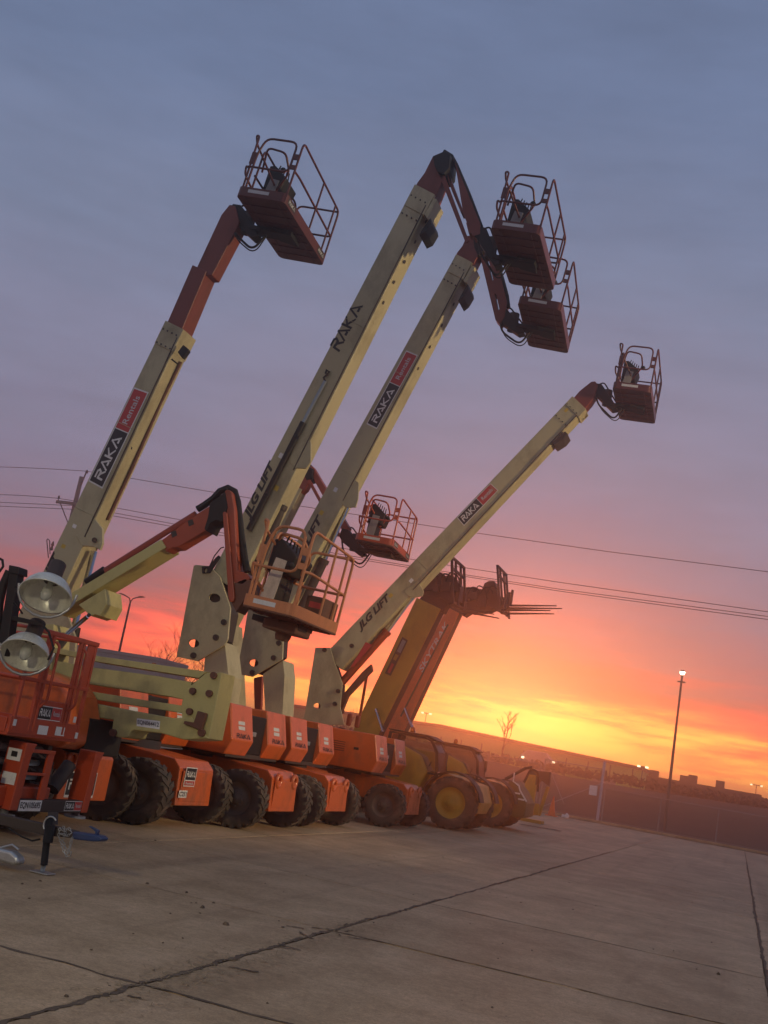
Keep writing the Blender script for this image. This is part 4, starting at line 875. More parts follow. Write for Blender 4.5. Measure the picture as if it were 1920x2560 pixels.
# ------------------------------------------------------------------ ground
def struct(o, kind='structure'): o['kind'] = kind; return o
def gmat(name, c1, c2, c3, scale, rough=.9, bump=.3, rnd=.0, spec=.3):
    m = bpy.data.materials.new(name); m.use_nodes = True; t = m.node_tree; b = t.nodes['Principled BSDF']
    g = nd('ShaderNodeNewGeometry', t)
    n1 = nd('ShaderNodeTexNoise', t); n1.inputs['Scale'].default_value = scale; n1.inputs['Detail'].default_value = 10; n1.inputs['Roughness'].default_value = .65; t.links.new(g.outputs['Position'], n1.inputs[0])
    n2 = nd('ShaderNodeTexNoise', t); n2.inputs['Scale'].default_value = 55; n2.inputs['Detail'].default_value = 6; n2.inputs['Roughness'].default_value = .7; t.links.new(g.outputs['Position'], n2.inputs[0])
    mp = nd('ShaderNodeMapping', t); mp.inputs['Scale'].default_value = (.6, .12, 1); mp.inputs['Rotation'].default_value = (0, 0, .5); t.links.new(g.outputs['Position'], mp.inputs[0])
    n3 = nd('ShaderNodeTexNoise', t); n3.inputs['Scale'].default_value = 1.6; n3.inputs['Detail'].default_value = 7; n3.inputs['Distortion'].default_value = .8; t.links.new(mp.outputs[0], n3.inputs[0])
    a = ramp([(.36, (*c1, 1)), (.52, (*c2, 1)), (.68, (*c3, 1))], n1.outputs[0], t)
    mx = nd('ShaderNodeMix', t, data_type='RGBA', blend_type='MULTIPLY'); mx.inputs[0].default_value = .75; t.links.new(a, mx.inputs[6])
    t.links.new(ramp([(.40, (.84, .82, .8, 1)), (.55, (1, 1, 1, 1)), (.72, (1.06, 1.05, 1.03, 1))], n3.outputs[0], t), mx.inputs[7])
    hs = nd('ShaderNodeHueSaturation', t); t.links.new(mx.outputs[2], hs.inputs['Color'])
    n4 = nd('ShaderNodeTexNoise', t); n4.inputs['Scale'].default_value = 13; n4.inputs['Detail'].default_value = 5; n4.inputs['Roughness'].default_value = .8; t.links.new(g.outputs['Position'], n4.inputs[0])
    v = math_n('ADD', math_n('MULTIPLY', math_n('SUBTRACT', n2.outputs[0], .5, t), 1.3, t), 1, t)
    v = math_n('MULTIPLY', v, math_n('ADD', math_n('MULTIPLY', math_n('SUBTRACT', n4.outputs[0], .5, t), 1.15, t), 1, t), t)
    mt = nd('ShaderNodeMapping', t); mt.inputs['Rotation'].default_value = (0, 0, .32); mt.inputs['Scale'].default_value = (1, .02, 1); t.links.new(g.outputs['Position'], mt.inputs[0])
    n5 = nd('ShaderNodeTexNoise', t); n5.inputs['Scale'].default_value = 2.1; n5.inputs['Detail'].default_value = 3; n5.inputs['Distortion'].default_value = .3; t.links.new(mt.outputs[0], n5.inputs[0])
    v = math_n('MULTIPLY', v, ramp([(.30, (.8, .8, .8, 1)), (.42, (1, 1, 1, 1)), (.66, (1, 1, 1, 1)), (.74, (1.07, 1.07, 1.07, 1))], n5.outputs[0], t), t)
    if rnd:
        oi = nd('ShaderNodeObjectInfo', t); v = math_n('MULTIPLY', v, math_n('ADD', math_n('MULTIPLY', oi.outputs['Random'], rnd, t), 1 - rnd / 2, t), t)
    t.links.new(v, hs.inputs['Value']); t.links.new(hs.outputs[0], b.inputs['Base Color'])
    b.inputs['Roughness'].default_value = rough; b.inputs['Specular IOR Level'].default_value = spec
    bp = nd('ShaderNodeBump', t); bp.inputs['Strength'].default_value = bump; bp.inputs['Distance'].default_value = .012; t.links.new(n2.outputs[0], bp.inputs['Height']); t.links.new(bp.outputs[0], b.inputs['Normal'])
    return m
CONC = gmat('concrete', (.41, .285, .16), (.485, .34, .197), (.57, .405, .245), 1.4, rnd=.16, rough=.68, spec=.3)
DIRT = gmat('dirt', (.11, .08, .053), (.145, .104, .07), (.19, .14, .095), 3)
FIELD = gmat('field', (.055, .036, .022), (.085, .055, .033), (.12, .085, .05), .12, bump=.5)
gr = MB().add([(-500, -120, -.03), (500, -120, -.03), (500, 800, -.03), (-500, 800, -.03)], [(0, 1, 2, 3)]).build('ground', FIELD); struct(gr)
pv = MB().add([(-30, -3, -.014), (9.5, -3, -.014), (9.5, 61.5, -.014), (-30, 61.5, -.014)], [(0, 1, 2, 3)]).build('pavement', DIRT); struct(pv)
xs = [-30, -26.4, -22.6, -18.75, -14.9, -11.1, -7.25, -3.40, .45, 4.3, 8.15, 9.5]
ys = [-3, -.4, 3.1, 6.6, 10.1, 13.5, 17.5] + [17.5 + 3.5 * k for k in range(1, 13)] + [61.5]
ys = sorted(set(round(y, 2) for y in ys if y <= 61.5))
cache = {}
for i in range(len(xs) - 1):
    for j in range(len(ys) - 1):
        wx, wy = xs[i + 1] - xs[i], ys[j + 1] - ys[j]; k = (round(wx, 2), round(wy, 2))
        if k not in cache:
            gx, gy = .014, .008; hx, hy = wx / 2 - gx, wy / 2 - gy
            bmm = bmesh.new(); vs = []
            rr = random.Random(5); loop = []
            def edge(a, b, n):
                for q in range(n):
                    u = q / n; loop.append((a[0] + (b[0] - a[0]) * u + rr.uniform(-.006, .006), a[1] + (b[1] - a[1]) * u + rr.uniform(-.004, .004)))
            cs = [(-hx, -hy), (hx, -hy), (hx, hy), (-hx, hy)]
            for q in range(4): edge(cs[q], cs[(q + 1) % 4], 7)
            N = len(loop); me = bpy.data.meshes.new('slab')
            V = [(x * .997, y * .997, 0) for x, y in loop] + [(x, y, -.008) for x, y in loop] + [(x, y, -.03) for x, y in loop]
            Fc_ = [list(range(N))] + [[(q + 1) % N, q, q + N, (q + 1) % N + N][::-1] for q in range(N)] + [[(q + 1) % N + N, q + N, q + 2 * N, (q + 1) % N + 2 * N][::-1] for q in range(N)]
            me.from_pydata(V, [], Fc_); me.materials.append(CONC); cache[k] = me
        o = bpy.data.objects.new('slab', cache[k]); COL.objects.link(o); o.parent = pv
        o.location = ((xs[i] + xs[i + 1]) / 2, (ys[j] + ys[j + 1]) / 2, random.uniform(-.003, .003))
# ragged dirt and dry weed fragments caught along the joints
rr = random.Random(3); jd = MB()
def ribbon(a, b, wid, n, z=.005):
    a = Vector(a); b = Vector(b); d = (b - a).normalized(); nn = Vector((-d.y, d.x, 0)); L, R_ = [], []
    sc = 0
    for k in range(n + 1):
        p = a.lerp(b, k / n); sc = .8 * sc + rr.uniform(-.012, .012); wl = wid * max(.15, rr.gauss(.55, .3)); wr = wid * max(.15, rr.gauss(.55, .3))
        L.append(p + nn * (wl + sc) + Vector((0, 0, z))); R_.append(p + nn * (sc - wr) + Vector((0, 0, z)))
    jd.add(L + R_, [(k, n + 1 + k, n + 2 + k, k + 1) for k in range(n)])
ribbon((-3.40, 4, 0), (-3.40, 14, 0), .034, 260); ribbon((-3.40, 14, 0), (-3.4, 34, 0), .03, 160)
ribbon((.45, 8, 0), (.45, 44, 0), .03, 220)
for y, wd in ((6.6, .03), (10.1, .022), (13.5, .018), (17.5, .018)):
    ribbon((-12, y, 0), (-3.4, y, 0), wd * (1 if y < 9 else .35), 90); ribbon((-3.4, y, 0), (6, y, 0), wd, 110)
for _ in range(14):
    t_ = rr.random(); x = -3.4 + rr.gauss(0, .13); y = rr.choice((6.6, 7.8, 9.2, 10.1, 10.6)) + rr.gauss(0, .35)
    ribbon((x, y, 0), (x + rr.uniform(-.2, .2), y + rr.uniform(-.2, .2), 0), rr.uniform(.012, .03), 5, .006)
struct(jd.build('joint_dirt', DIRT), 'stuff')
STRAW = mat('dry_straw', (.30, .22, .12), .9)
sw = MB()
for _ in range(900):
    y = rr.choice((6.9, 7.5, 8.4, 9.3, 9.9, 10.4, 7.6, 6.4, 11)) + rr.gauss(0, .4); x = -3.4 + rr.gauss(.08, .16)
    a = rr.uniform(0, PI); l = rr.uniform(.015, .06); p = Vector((x, y, .007)); d = Vector((math.cos(a), math.sin(a), rr.uniform(-.05, .2))) * l; n = Vector((-math.sin(a), math.cos(a), 0)) * .003
    sw.add([p - n, p + d - n, p + d + n, p + n], [(0, 1, 2, 3)])
struct(sw.build('dry_straw', STRAW), 'stuff')
# dark clods and scraps lying on the concrete
cl = MB()
def clod(x, y, r):
    n = 6; vs = [(x + r * rr.uniform(.6, 1.3) * math.cos(2 * PI * k / n), y + r * rr.uniform(.6, 1.3) * math.sin(2 * PI * k / n), .002) for k in range(n)]
    up = [(x + (a - x) * .55, y + (b_ - y) * .55, r * rr.uniform(.5, .9)) for a, b_, _ in vs]
    cl.add(vs + up, [(k, (k + 1) % n, n + (k + 1) % n, n + k) for k in range(n)] + [tuple(range(n, 2 * n))])
for px_, py_, r in ((506, 2270, .045), (564, 2312, .05), (534, 2258, .025), (478, 2258, .02), (490, 2258, .02), (426, 2285, .02), (368, 2210, .035), (466, 2232, .03), (388, 2102, .03), (407, 2358, .018), (500, 2284, .02), (166, 2493, .03), (668, 2509, .018), (1230, 2520, .02), (1155, 2502, .012), (73, 2247, .02), (100, 2203, .025), (1796, 2437, .05), (1742, 2424, .02), (1245, 2397, .015)):
    p = PZ(px_, py_, 0); clod(p.x, p.y, r * .62)
for _ in range(160):
    clod(rr.uniform(-10, 3), rr.uniform(5, 30), rr.uniform(.005, .014))
struct(cl.build('dirt_clod', DIRT), 'stuff')
# kerb edge, dirt strip and gravel at the far side of the yard
kb = MB().box((-34, 61.6, -.05), (30, 61.85, .13)).build('kerb', CONC, None, .02); struct(kb)
rb_ = MB()
for k in range(2): 
    yb_ = 60.4 + 3.1 * k; n = 80; L = [(-12 + 42 * q / n, yb_ + rr.uniform(-.2, .2), .012 + .003 * k) for q in range(n + 1)]; R_ = [(-12 + 42 * q / n, yb_ + .7 + rr.uniform(-.25, .25), .012 + .003 * k) for q in range(n + 1)]
    rb_.add(L + R_, [(q, n + 1 + q, n + 2 + q, q + 1)[::-1] for q in range(n)])
struct(rb_.build('mud_strip', DIRT), 'stuff')
rb2 = MB(); a = PZ(1300, 2060, .01); b2 = PZ(1405, 2078, .01); n = 20
Lp = [a.lerp(b2, q / n) + Vector((0, rr.uniform(0, .5), .004)) for q in range(n + 1)]; Rp = [a.lerp(b2, q / n) + Vector((0, -rr.uniform(.1, .7), .004)) for q in range(n + 1)]
rb2.add(Lp + Rp, [(q, n + 1 + q, n + 2 + q, q + 1) for q in range(n)]); struct(rb2.build('oil_stain', DIRT), 'stuff')

# ------------------------------------------------------------------ fence, gate, poles
FY = 66.0
def meshmat():
    m = bpy.data.materials.new('chain_link'); m.use_nodes = True; t = m.node_tree; b = t.nodes['Principled BSDF']; b.inputs['Base Color'].default_value = (.16, .14, .12, 1); b.inputs['Metallic'].default_value = .5; b.inputs['Roughness'].default_value = .5
    g = nd('ShaderNodeNewGeometry', t); s = nd('ShaderNodeSeparateXYZ', t); t.links.new(g.outputs['Position'], s.inputs[0])
    u = math_n('ADD', s.outputs[0], s.outputs[2], t); v = math_n('SUBTRACT', s.outputs[0], s.outputs[2], t); fs = []
    for w_ in (u, v): fs.append(math_n('LESS_THAN', math_n('FRACT', math_n('MULTIPLY', w_, 14, t), None, t), .11, t))
    f = math_n('MAXIMUM', fs[0], fs[1], t); tr = nd('ShaderNodeBsdfTransparent', t); mx = nd('ShaderNodeMixShader', t)
    t.links.new(f, mx.inputs[0]); t.links.new(tr.outputs[0], mx.inputs[1]); t.links.new(b.outputs[0], mx.inputs[2]); t.links.new(mx.outputs[0], t.nodes['Material Output'].inputs[0]); return m
LINK = meshmat(); FENCEM = mat('weathered_galvanised', (.36, .32, .28), .6, .3)
def fence(name, x0, x1, y, h, step, label, cat, extra=None):
    root = empty(name, (x0, y, 0), label, cat); n = max(1, round((x1 - x0) / step))
    for k in range(n + 1):
        x = x0 + (x1 - x0) * k / n; MB().cyl((x, y, -.05), (x, y, h + .06), .036, 10).build('post', FENCEM, root)
    MB().cyl((x0, y, h), (x1, y, h), .022, 8).build('rail', FENCEM, root)
    MB().cyl((x0, y, .08), (x1, y, .08), .012, 8).build('rail', FENCEM, root)
    MB().add([(x0, y - .05, .03), (x1, y - .05, .03), (x1, y - .05, h), (x0, y - .05, h)], [(0, 1, 2, 3)]).build('wire_mesh', LINK, root)
    return root
fence('chain_link_fence', -7.35, 24, FY, 1.85, 3.1, 'low galvanised chain link fence right of the gate, along the yard', 'fence')
fence('chain_link_fence', -40, -11.2, FY, 2.6, 3.2, 'chain link fence left of the gate behind the telehandlers', 'fence')
gt = fence('chain_link_gate', -11.0, -7.6, FY + .1, 2.9, 3.4, 'tall chain link gate with diagonal brace and hanging notice', 'gate')
MB().cyl((-11, FY + .1, .1), (-7.6, FY + .1, 2.1), .025, 8).build('brace', GALV, gt)
MB().cyl((-10.5, FY + .1, 2.1), (-9.6, FY + .1, .6), .025, 8).build('brace', GALV, gt)
MB().cyl((-7.6, FY + .1, 0), (-7.6, FY + .1, 3.35), .08, 12).build('post', GALV, gt)
MB().box((-8.25, FY - .02, 1.35), (-7.8, FY, 1.9)).build('notice', WHITE, gt, .002)
def light_pole(name, base, top, label, lit=True, r=.11):
    root = empty(name, (base.x, base.y, 0), label, 'light pole'); H_ = top
    MB().tube([(base.x, base.y, -.03), (base.x, base.y, H_ * .5), (base.x, base.y, H_)], [r * 1.25, r, r * .75], 12).build('pole', WOODP, root)
    MB().box((base.x - .24, base.y - .06, H_ - .42), (base.x + .24, base.y + .06, H_ - .34)).build('lamp_bracket', DARK, root, .01)
    o = MB().lathe([(.001, .38), (.1, .36), (.16, .3), (.17, .26)], (base.x, base.y, H_), (0, 0, 1), 18).build('lamp_head', DARK, root)
    if lit: MB().lathe([(.001, .06), (.09, .08), (.145, .15), (.155, .25), (.13, .285), (.001, .29)], (base.x, base.y, H_), (0, 0, 1), 18).build('lamp_glass', GLOWM, o)
    MB().cyl((base.x, base.y, H_), (base.x, base.y, H_ + .14), .06, 8).build('tenon', DARK, root)
    return root
WOODP = mat('steel_pole', (.16, .13, .11), .5, .3)
GLOWM = bpy.data.materials.new('lit_lamp'); GLOWM.use_nodes = True; b = GLOWM.node_tree.nodes['Principled BSDF']
b.inputs['Base Color'].default_value = (1, .95, .8, 1); b.inputs['Emission Color'].default_value = (1, .9, .62, 1); b.inputs['Emission Strength'].default_value = 14
pb = Vector((-4.25, 72, 0)); pt = P(1707, 1690, 72).z; pb.x = P(1663, 2055, 72).x
light_pole('light_pole', pb, pt, 'tall yard light pole with a lit lamp right of the machines, behind the fence', r=.085)
# assumed yard floodlights behind the camera (glints show on the hood), added as fill
fp = Vector((-2.5, -13, 0)); fl_ = light_pole('light_pole', fp, 9.0, 'assumed yard light pole with floodlights, unseen behind the viewer')
for k, dx in enumerate((-.9, .0, .9)):
    ld = bpy.data.lights.new('floodlight', 'SPOT'); ld.energy = 1500; ld.color = (1, .86, .58); ld.spot_size = math.radians(46); ld.spot_blend = .75; ld.shadow_soft_size = .25
    lo_ = bpy.data.objects.new('floodlight', ld); COL.objects.link(lo_); lo_.parent = fl_; lo_.location = (dx, .45, 8.9)
    lo_.rotation_euler = (Vector((-2.5 + dx, -12.55, 8.9)) - Vector((-5.5 + 2.5 * k, 14, -.5))).to_track_quat('Z', 'Y').to_euler()
    MB().box((fp.x + dx - .22, fp.y - .1, 8.75), (fp.x + dx + .22, fp.y + .3, 9.05)).build('lamp_head', DARK, fl_, .02)
rp = Vector((14, 21, 0)); rl = light_pole('light_pole', rp, 9.0, 'assumed yard light pole out of view at right, added for warm side light')  # unseen lamp pole, assumed and added to gild boom undersides and right-facing sides
ld = bpy.data.lights.new('assumed_side_lamp', 'SPOT'); ld.energy = 11000; ld.color = (1, .74, .40); ld.shadow_soft_size = .3; ld.spot_size = math.radians(56); ld.spot_blend = .5  # added unseen spot, kept on the booms and off the nearer ground
lo_ = bpy.data.objects.new('assumed_side_lamp', ld); COL.objects.link(lo_); lo_.parent = rl; lo_.location = (-.4, 0, 9.6)
lo_.rotation_euler = (Vector((13.6, 21, 9.6)) - Vector((-7, 19.5, 9.0))).to_track_quat('Z', 'Y').to_euler()
# traffic cone, litter, yellow attachment
cn = PZ(1378, 2040, 0); ck = empty('traffic_cone', (cn.x, cn.y, 0), 'tall orange traffic cone at the gate beside the yellow frame', 'traffic cone')
MB().lathe([(.26, .04), (.2, .05), (.03, .98), (.001, .99)], cn, (0, 0, 1), 16).build('cone_body', CONE, ck); MB().box((cn.x - .3, cn.y - .3, 0), (cn.x + .3, cn.y + .3, .045)).build('cone_base', CONE, ck, .02)
lt = PZ(1412, 2046, 0); me = MB(); 
me.prism([(lt.x - .2, lt.y, .02), (lt.x + .15, lt.y, .02), (lt.x + .2, lt.y, .15), (lt.x + .05, lt.y, .3), (lt.x - .02, lt.y, .16), (lt.x - .18, lt.y, .2)], (0, .2, 0)); lo = me.build('plastic_bag', WHITE, None, .04); lo['label'] = 'small crumpled white litter on the ground by the gate'; lo['category'] = 'litter'
yk = PZ(1340, 2045, 0); fy = 45.0
Yf = empty('lifting_frame', (P(1340, 2030, fy).x, fy, 0), 'yellow upright steel frame standing past the telehandlers', 'steel frame')
plate('frame_post', [(1312, 1960), (1340, 1962), (1330, 2040), (1304, 2044)], fy - .3, .25, YELL, Yf, .015)
plate('frame_post', [(1366, 1965), (1373, 1968), (1350, 2040), (1342, 2038)], fy + .2, .2, YELL, Yf, .01)
plate('frame_head', [(1322, 1925), (1376, 1930), (1372, 1966), (1352, 1950), (1342, 1964), (1318, 1960)], fy - .1, .3, DARK, Yf, .01)
plate('frame_brace', [(1338, 2008), (1348, 2010), (1346, 2038), (1330, 2038)], fy, .2, YELL, Yf, .01)
plate('frame_plate', [(1316, 1935), (1340, 1938), (1338, 1962), (1312, 1960)], fy - .32, .03, YELL, Yf, .004)
MB().box((Yf.location.x - .6, fy - .3, 0), (Yf.location.x + .3, fy + .5, .12)).build('skid', YELL, Yf, .01)

# ------------------------------------------------------------------ buildings and far things
WALLG = mat('pale_green_cladding', (.5, .6, .17), .7, damt=.2, dscale=.1, bump=0)
ROOFD = mat('dark_roof', (.05, .035, .028), .8, damt=.2, bump=0)
WALLD = mat('dark_wall', (.08, .05, .035), .8, damt=.2, bump=0)
WALLW = mat('white_cladding', (.42, .37, .34), .9, damt=.25, dscale=.6, bump=0, spec=.08)
Wh = empty('warehouse', (-35, 152, 0), 'long low warehouse with pale green walls and dark roof edge on the horizon', 'warehouse')
MB().prism([(-62, 150, -.03), (-12.5, 150, -.03), (-12.5, 150, 5.2), (-39.8, 150, 6.3), (-62, 150, 5.7)], (0, 25, 0)).build('wall', WALLG, Wh)
MB().prism([(-62.5, 149.5, 5.72), (-39.8, 149.5, 6.32), (-12.2, 149.5, 5.22), (-12.2, 149.5, 5.6), (-39.8, 149.5, 6.75), (-62.5, 149.5, 6.1)], (0, 27, 0)).build('roof', ROOFD, Wh)
for k in range(17): MB().box((-60 + 2.9 * k, 149.94, .0), (-59.86 + 2.9 * k, 149.985, 5.15)).build('cladding_rib', WALLD, Wh)
for k in range(6): MB().box((-56 + 7.5 * k, 149.9, 0), (-53 + 7.5 * k, 149.96, 3.4)).build('dock_door', WALLW, Wh, .01)
W2 = empty('warehouse', (-3, 160, 0), 'dark low warehouse with rooftop units right of the green warehouse', 'warehouse')
MB().box((-13.4, 160, -.03), (2.6, 190, 4.9)).build('wall', WALLD, W2)
MB().prism([(-13.6, 159.7, 4.9), (7.5, 159.7, 3.4), (7.5, 159.7, 3.0), (2.8, 159.7, 4.6), (-13.6, 159.7, 4.6)], (0, 31, 0)).build('roof', ROOFD, W2)
for px_ in ((1627, 1925, 18), (1702, 1938, 18), (1723, 1937, 19), (1791, 1951, 20)):
    p = P(px_[0], px_[1], 165); MB().box((p.x, 163, 4.3), (p.x + 1.15, 166, p.z)).build('rooftop_unit', DARK, W2, .02)
W3 = empty('warehouse', (30, 230, 0), 'distant flat dark building on the horizon at the right edge', 'warehouse')
MB().box((6, 230, -.03), (60, 260, 4.2)).build('wall', WALLD, W3); MB().box((5.6, 229.7, 4.2), (60.4, 260.4, 4.5)).build('roof', ROOFD, W3)
# low dark hedge and bank between fence and warehouses
def blob_hedge(name, x0, x1, y, h, n, label):
    m = MB(); r_ = random.Random(int(x0) + 77)
    for k in range(n):
        x = r_.uniform(x0, x1); hh = h * r_.uniform(.5, 1.1); yy = y + r_.uniform(-1.5, 1.5)
        for q in range(9):
            a = r_.uniform(0, 2 * PI); l = r_.uniform(.1, .7) * hh; z = r_.uniform(.1, 1) * hh; s_ = r_.uniform(.1, .28)
            p = Vector((x + l * math.cos(a) * .6, yy + l * math.sin(a) * .6, z)); d1 = Vector((r_.uniform(-1, 1), r_.uniform(-1, 1), r_.uniform(-1, 1))).normalized() * s_; d2 = Vector((r_.uniform(-1, 1), r_.uniform(-1, 1), r_.uniform(-.3, 1))).normalized() * s_
            m.add([p - d1, p + d2, p + d1, p - d2], [(0, 1, 2, 3)])
    o = m.build(name, BUSH); o['kind'] = 'stuff'; o['label'] = label; return o
BUSH = mat('dry_bush', (.06, .042, .025), .9, bump=0)
bk = MB(); nx, ny = 90, 16; V = []
for j in range(ny + 1):
    for i in range(nx + 1):
        x = -110 + 230 * i / nx; y = 72 + 66 * j / ny; u = min(1, max(0, (y - 74) / 50)); u = u * u * (3 - 2 * u)
        V.append((x, y, -.05 + 3.1 * u * (.92 + .08 * math.sin(x * .11)) + (rr.uniform(-.05, .05) if 0 < j else 0)))
bk.add(V, [(j * (nx + 1) + i, j * (nx + 1) + i + 1, (j + 1) * (nx + 1) + i + 1, (j + 1) * (nx + 1) + i) for j in range(ny) for i in range(nx)], True)
struct(bk.build('embankment', FIELD))
o_ = blob_hedge('scrub', -62, 40, 126, 1.0, 1100, 'low scrub along the top of the bank before the warehouses'); o_.location.z = 2.8
# parked vehicle lights / small lit lamps far away
def far_lamp(px_, py_, Y, s, label):
    p = P(px_, py_, Y); root = empty('street_lamp', (p.x, Y, 0), label, 'street lamp')
    MB().cyl((p.x, Y, -.03), (p.x, Y, p.z), .07, 6).build('pole', DARK, root); MB().box((p.x - s, Y - .1, p.z), (p.x + s, Y + .1, p.z + .14)).build('lamp_arm', DARK, root)
    for sx_ in (-s, s): MB().box((p.x + sx_ - .2, Y - .16, p.z - .06), (p.x + sx_ + .2, Y + .16, p.z + .16)).build('lamp_glass', GLOWS, root, .03)
GLOWS = bpy.data.materials.new('distant_lamp'); GLOWS.use_nodes = True; b = GLOWS.node_tree.nodes['Principled BSDF']; b.inputs['Emission Color'].default_value = (1, .85, .5, 1); b.inputs['Emission Strength'].default_value = 3
far_lamp(1607, 1918, 148, .5, 'small twin lamp on the roofline between the two warehouses')
far_lamp(1891, 1964, 220, .9, 'distant twin lamp at the right edge of the horizon')
far_lamp(1066, 1784, 190, .7, 'slender twin floodlight pole above the warehouse roof')
cr = empty('parked_car', (P(1345, 1905, 126).x, 126, 3.0), 'distant parked car with lit headlights before the green warehouse', 'car')
p = Vector(cr.location); OZ = 3.0; MB().prism([(p.x - 2.2, 126, .4 + OZ), (p.x + 2.2, 126, .4 + OZ), (p.x + 2.2, 126, 1.0 + OZ), (p.x + 1.3, 126, 1.15 + OZ), (p.x + .7, 126, 1.75 + OZ), (p.x - 1.3, 126, 1.75 + OZ), (p.x - 2.1, 126, 1.1 + OZ)], (0, 1.7, 0)).build('body', WALLW, cr, .1)
for dx in (-1.4, 1.4 + OZ): MB().cyl((p.x + dx, 125.9, .34 + OZ), (p.x + dx, 126.2, .34 + OZ), .34, 14).build('wheel', RUB, cr)
for dx in (-1.9, 1.6): MB().box((p.x + dx, 125.85, .75 + OZ), (p.x + dx + .25, 125.99, .95 + OZ)).build('headlight', GLOWS, cr)
# trees
def tree(base, H_, label, seed, spread=.45, depth=5, r=.1, name='bare_tree', group=None):
    r_ = random.Random(seed); root = empty(name, base, label, 'tree', group); tr_, br = MB(), MB()
    def grow(p, d, l, rad, k):
        n = 3; pts = [p]; dd = d.copy(); 
        for q in range(n): dd = (dd + Vector((r_.gauss(0, .1), r_.gauss(0, .1), .05))).normalized(); pts.append(pts[-1] + dd * l / n)
        (tr_ if k >= depth - 1 else br).tube(pts, [rad * (1 - .35 * q / n) for q in range(n + 1)], 5 if k > 2 else 3, cap=False)
        if k == 0: return
        for q in range(r_.choice((2, 3, 3))):
            u = r_.uniform(.45, 1); pp = pts[min(n, int(u * n + .5))]
            nd_ = (dd + Vector((r_.gauss(0, spread), r_.gauss(0, spread), r_.uniform(-.1, .35)))).normalized(); grow(pp, nd_, l * r_.uniform(.6, .82), rad * .6, k - 1)
    grow(Vector(base), Vector((0, 0, 1)), H_ * .33, r, depth)
    tr_.build('trunk', BARK, root); br.build('crown', BARK, root)
p = P(1258, 1870, 118); tree((p.x, 118, 2.7), 6.2, 'small bare tree before the green warehouse', 4, r=.12)
for k, (x_, y_, h_) in enumerate(((432, 1672, 5.2), (462, 1680, 4.6), (490, 1690, 4.4), (400, 1680, 4.2))):
    p = P(x_, y_, 62); tree((p.x, 62, -.03), h_ + 2.6, ('bare shrubby tree behind the white trailer', 'bare shrubby tree right of the white trailer, left of the upright plate', 'twiggy bare tree beneath the lowest upright plate', 'bare tree against the end of the white trailer')[k], 20 + k, .7, 6, .08, group='bare trees behind the white trailer')
p = P(645, 1770, 95); tree((p.x, 95, -.03), 4.6, 'tiny bare tree glimpsed between the lift uprights', 31, .5, 5, .1)
p = P(880, 1780, 90); tree((p.x, 90, -.03), 6.0, 'bare tree glimpsed beside the yellow telehandler boom', 33, .45, 6, .1)
# white box trailer behind the near lifts
bt = empty('box_trailer', (-26, 40, 0), 'long white box trailer parked behind the nearest lifts', 'trailer')
zt = P(395, 1645, 40).z; xr = P(398, 1650, 40).x
MB().box((xr - 14, 40, 1.0), (xr, 42.5, zt)).build('body', WALLW, bt, .03)
for k in range(22): MB().box((xr - 13.6 + .62 * k, 39.985, 1.1), (xr - 13.57 + .62 * k, 39.999, zt - .15)).build('panel_rib', WALLW, bt)
MB().box((xr - 14.02, 39.97, zt - .12), (xr + .02, 42.53, zt + .02)).build('roof_rail', WALLW, bt, .01)
MB().box((xr - 14, 40.2, .75), (xr, 42.3, 1.0)).build('frame', DARK, bt, .01)
for dx in (-1.5, -2.7):
    for yy in (40.1, 42.0): MB().cyl((xr + dx, yy, .5), (xr + dx, yy + .35, .5), .5, 20).build('wheel', RUB, bt, .04)
for dx in (-12, -11.8): MB().box((xr + dx, 40.3, 0), (xr + dx + .12, 40.45, .8)).build('landing_leg', DARK, bt)
MB().box((xr - .25, 39.93, zt - .35), (xr - .1, 39.99, zt - .22)).build('marker_lamp', AMBER, bt, .01)
MB().box((xr - 3.6, 39.95, zt - 1.05), (xr - 3.5, 39.99, zt - .95)).build('marker_lamp', REDP, bt, .01)
# street light with two arms
sp = P(300, 1620, 58); st_ = P(320.5, 1509, 58); sl_ = empty('street_lamp', (sp.x, 58, 0), 'double-armed street lamp above the white trailer roof', 'street lamp')
tp = Vector((sp.x, 58, st_.z)); MB().tube([(sp.x, 58, -.03), (sp.x, 58, tp.z * .6), tp], [.1, .075, .06], 10).build('pole', DARK, sl_)
for sgn, ln in ((-1, 1), (1, 1)):
    a = MB().tube([tp - Vector((0, 0, .2)), tp + Vector((sgn * .02, 0, .15)), tp + Vector((sgn * .12, 0, .33)), tp + Vector((sgn * .32, 0, .42)), tp + Vector((sgn * .62, 0, .5))], .035, 7).build('arm', DARK, sl_)
    MB().prism([tp + Vector((sgn * .5, -.1, .45)), tp + Vector((sgn * .7, -.1, .48)), tp + Vector((sgn * .92, -.1, .54)), tp + Vector((sgn * .7, -.1, .56)), tp + Vector((sgn * .5, -.1, .52))], (0, .2, 0)).build('lamp_head', DARK, a, .01)
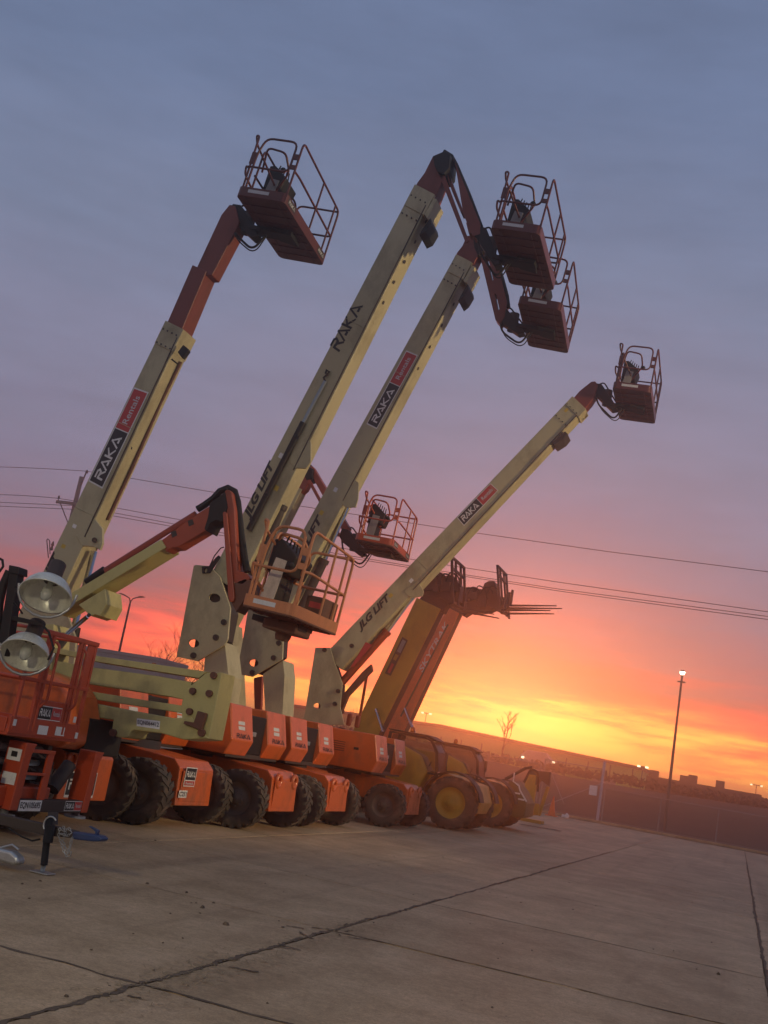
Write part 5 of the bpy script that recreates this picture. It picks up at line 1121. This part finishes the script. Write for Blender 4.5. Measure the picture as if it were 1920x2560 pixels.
# utility pole and wires
UY = 60; u1 = P(204, 1192, UY); up = empty('utility_pole', (u1.x, UY, 0), 'wooden utility pole with crossarm behind the leftmost boom', 'utility pole')
MB().tube([(u1.x, UY, -.03), (u1.x, UY, u1.z * .5), (u1.x, UY, u1.z)], [.2, .17, .14], 14).build('pole', WOOD, up)
ca = P(145, 1256, UY); MB().box((ca.x, UY - .25, ca.z - .1), (u1.x + 1.3, UY - .14, ca.z + .1)).build('crossarm', WOOD, up, .01)
MB().cyl((ca.x + .35, UY - .2, ca.z - .1), (u1.x, UY - .16, ca.z - 1.4), .035, 6).build('brace', DARK, up)
ins = []
for dx in (.12, u1.x + 1.15 - ca.x):
    a = Vector((ca.x + dx, UY - .2, ca.z + .1)); MB().lathe([(.03, 0), (.03, .12), (.08, .14), (.06, .22), (.08, .24), (.04, .32), (.001, .33)], a, (0, 0, 1), 10).build('insulator', DARK, up)
pt_ = P(217, 1180, UY); MB().tube([(u1.x + .14, UY - .05, u1.z - .6), (pt_.x, UY - .05, pt_.z)], .05, 7).build('pin_bracket', DARK, up); MB().lathe([(.04, 0), (.1, .04), (.07, .12), (.1, .15), (.03, .24), (.001, .25)], pt_ - Vector((0, 0, .1)), (0, 0, 1), 10).build('insulator', DARK, up)
MB().tube(pl([(121, 1395), (117, 1350), (119, 1347), (124, 1352), (125, 1385)], UY), .035, 6).build('drop_wire', DARK, up); MB().lathe([(.05, 0), (.11, .05), (.05, .3), (.11, .34), (.04, .6)], P(128, 1376, UY), (0, 0, 1), 10).build('cutout_fuse', DARK, up)
def wire(pts, Y0, Y1, label, r=.02):
    n = len(pts); path = [P(x, y, Y0 + (Y1 - Y0) * k / (n - 1)) for k, (x, y) in enumerate(pts)]
    o = MB().tube(path, r, 5).build('power_line', DARK); o['label'] = label; o['category'] = 'power line'; o['group'] = 'overhead power lines'
def curve(pts, n=24):
    xs_ = [p[0] for p in pts]; out = []
    for k in range(n + 1):
        x = pts[0][0] + (pts[-1][0] - pts[0][0]) * k / n; y = 0
        for i, (xi, yi) in enumerate(pts):
            t_ = yi
            for j, (xj, _) in enumerate(pts):
                if i != j: t_ *= (x - xj) / (xi - xj)
            y += t_
        out.append((x, y))
    return out
wire(curve([(-60, 1166), (100, 1171), (217, 1178)], 8), 60, 60, 'topmost overhead wire, stretch left of the utility pole')
wire([(217, 1178), (323, 1195), (500, 1225), (730, 1262), (1180, 1331), (1520, 1379), (1980, 1437)], 60, 60, 'topmost overhead wire running right of the utility pole')
wire(curve([(-60, 1236), (60, 1239), (148, 1246)], 8), 59.8, 59.8, 'overhead wire left of the crossarm tip')
wire([(148, 1246), (286, 1269), (443, 1298), (760, 1355), (1102, 1410), (1400, 1456), (1980, 1538)], 59.8, 59.8, 'upper of three low overhead wires right of the utility pole')
wire([(-60, 1253), (180, 1264), (280, 1281), (425, 1308), (760, 1370), (1086, 1425), (1400, 1473), (1980, 1549)], 59.4, 59.4, 'middle of three low overhead wires')
wire([(-60, 1263), (180, 1273), (279, 1289), (413, 1313), (760, 1376), (1085, 1429), (1400, 1478), (1980, 1557)], 59.0, 59.0, 'lowest of the overhead wires')
# far ground lamp pole between the machines

# ------------------------------------------------------------------ haze volume, added partly to stand for lens glare
HZ = bpy.data.materials.new('haze'); HZ.use_nodes = True; t = HZ.node_tree; t.nodes.remove(t.nodes['Principled BSDF'])
pvv = nd('ShaderNodeVolumePrincipled', t); pvv.inputs['Color'].default_value = (1, .93, .86, 1); pvv.inputs['Density'].default_value = .0042; pvv.inputs['Anisotropy'].default_value = .9
t.links.new(pvv.outputs[0], t.nodes['Material Output'].inputs['Volume'])
hz = MB().box((-510, -130, -1), (510, 810, 17)).build('haze', HZ); hz['kind'] = 'stuff'; hz['label'] = 'thin warm haze over the yard, added partly to stand for lens glare'
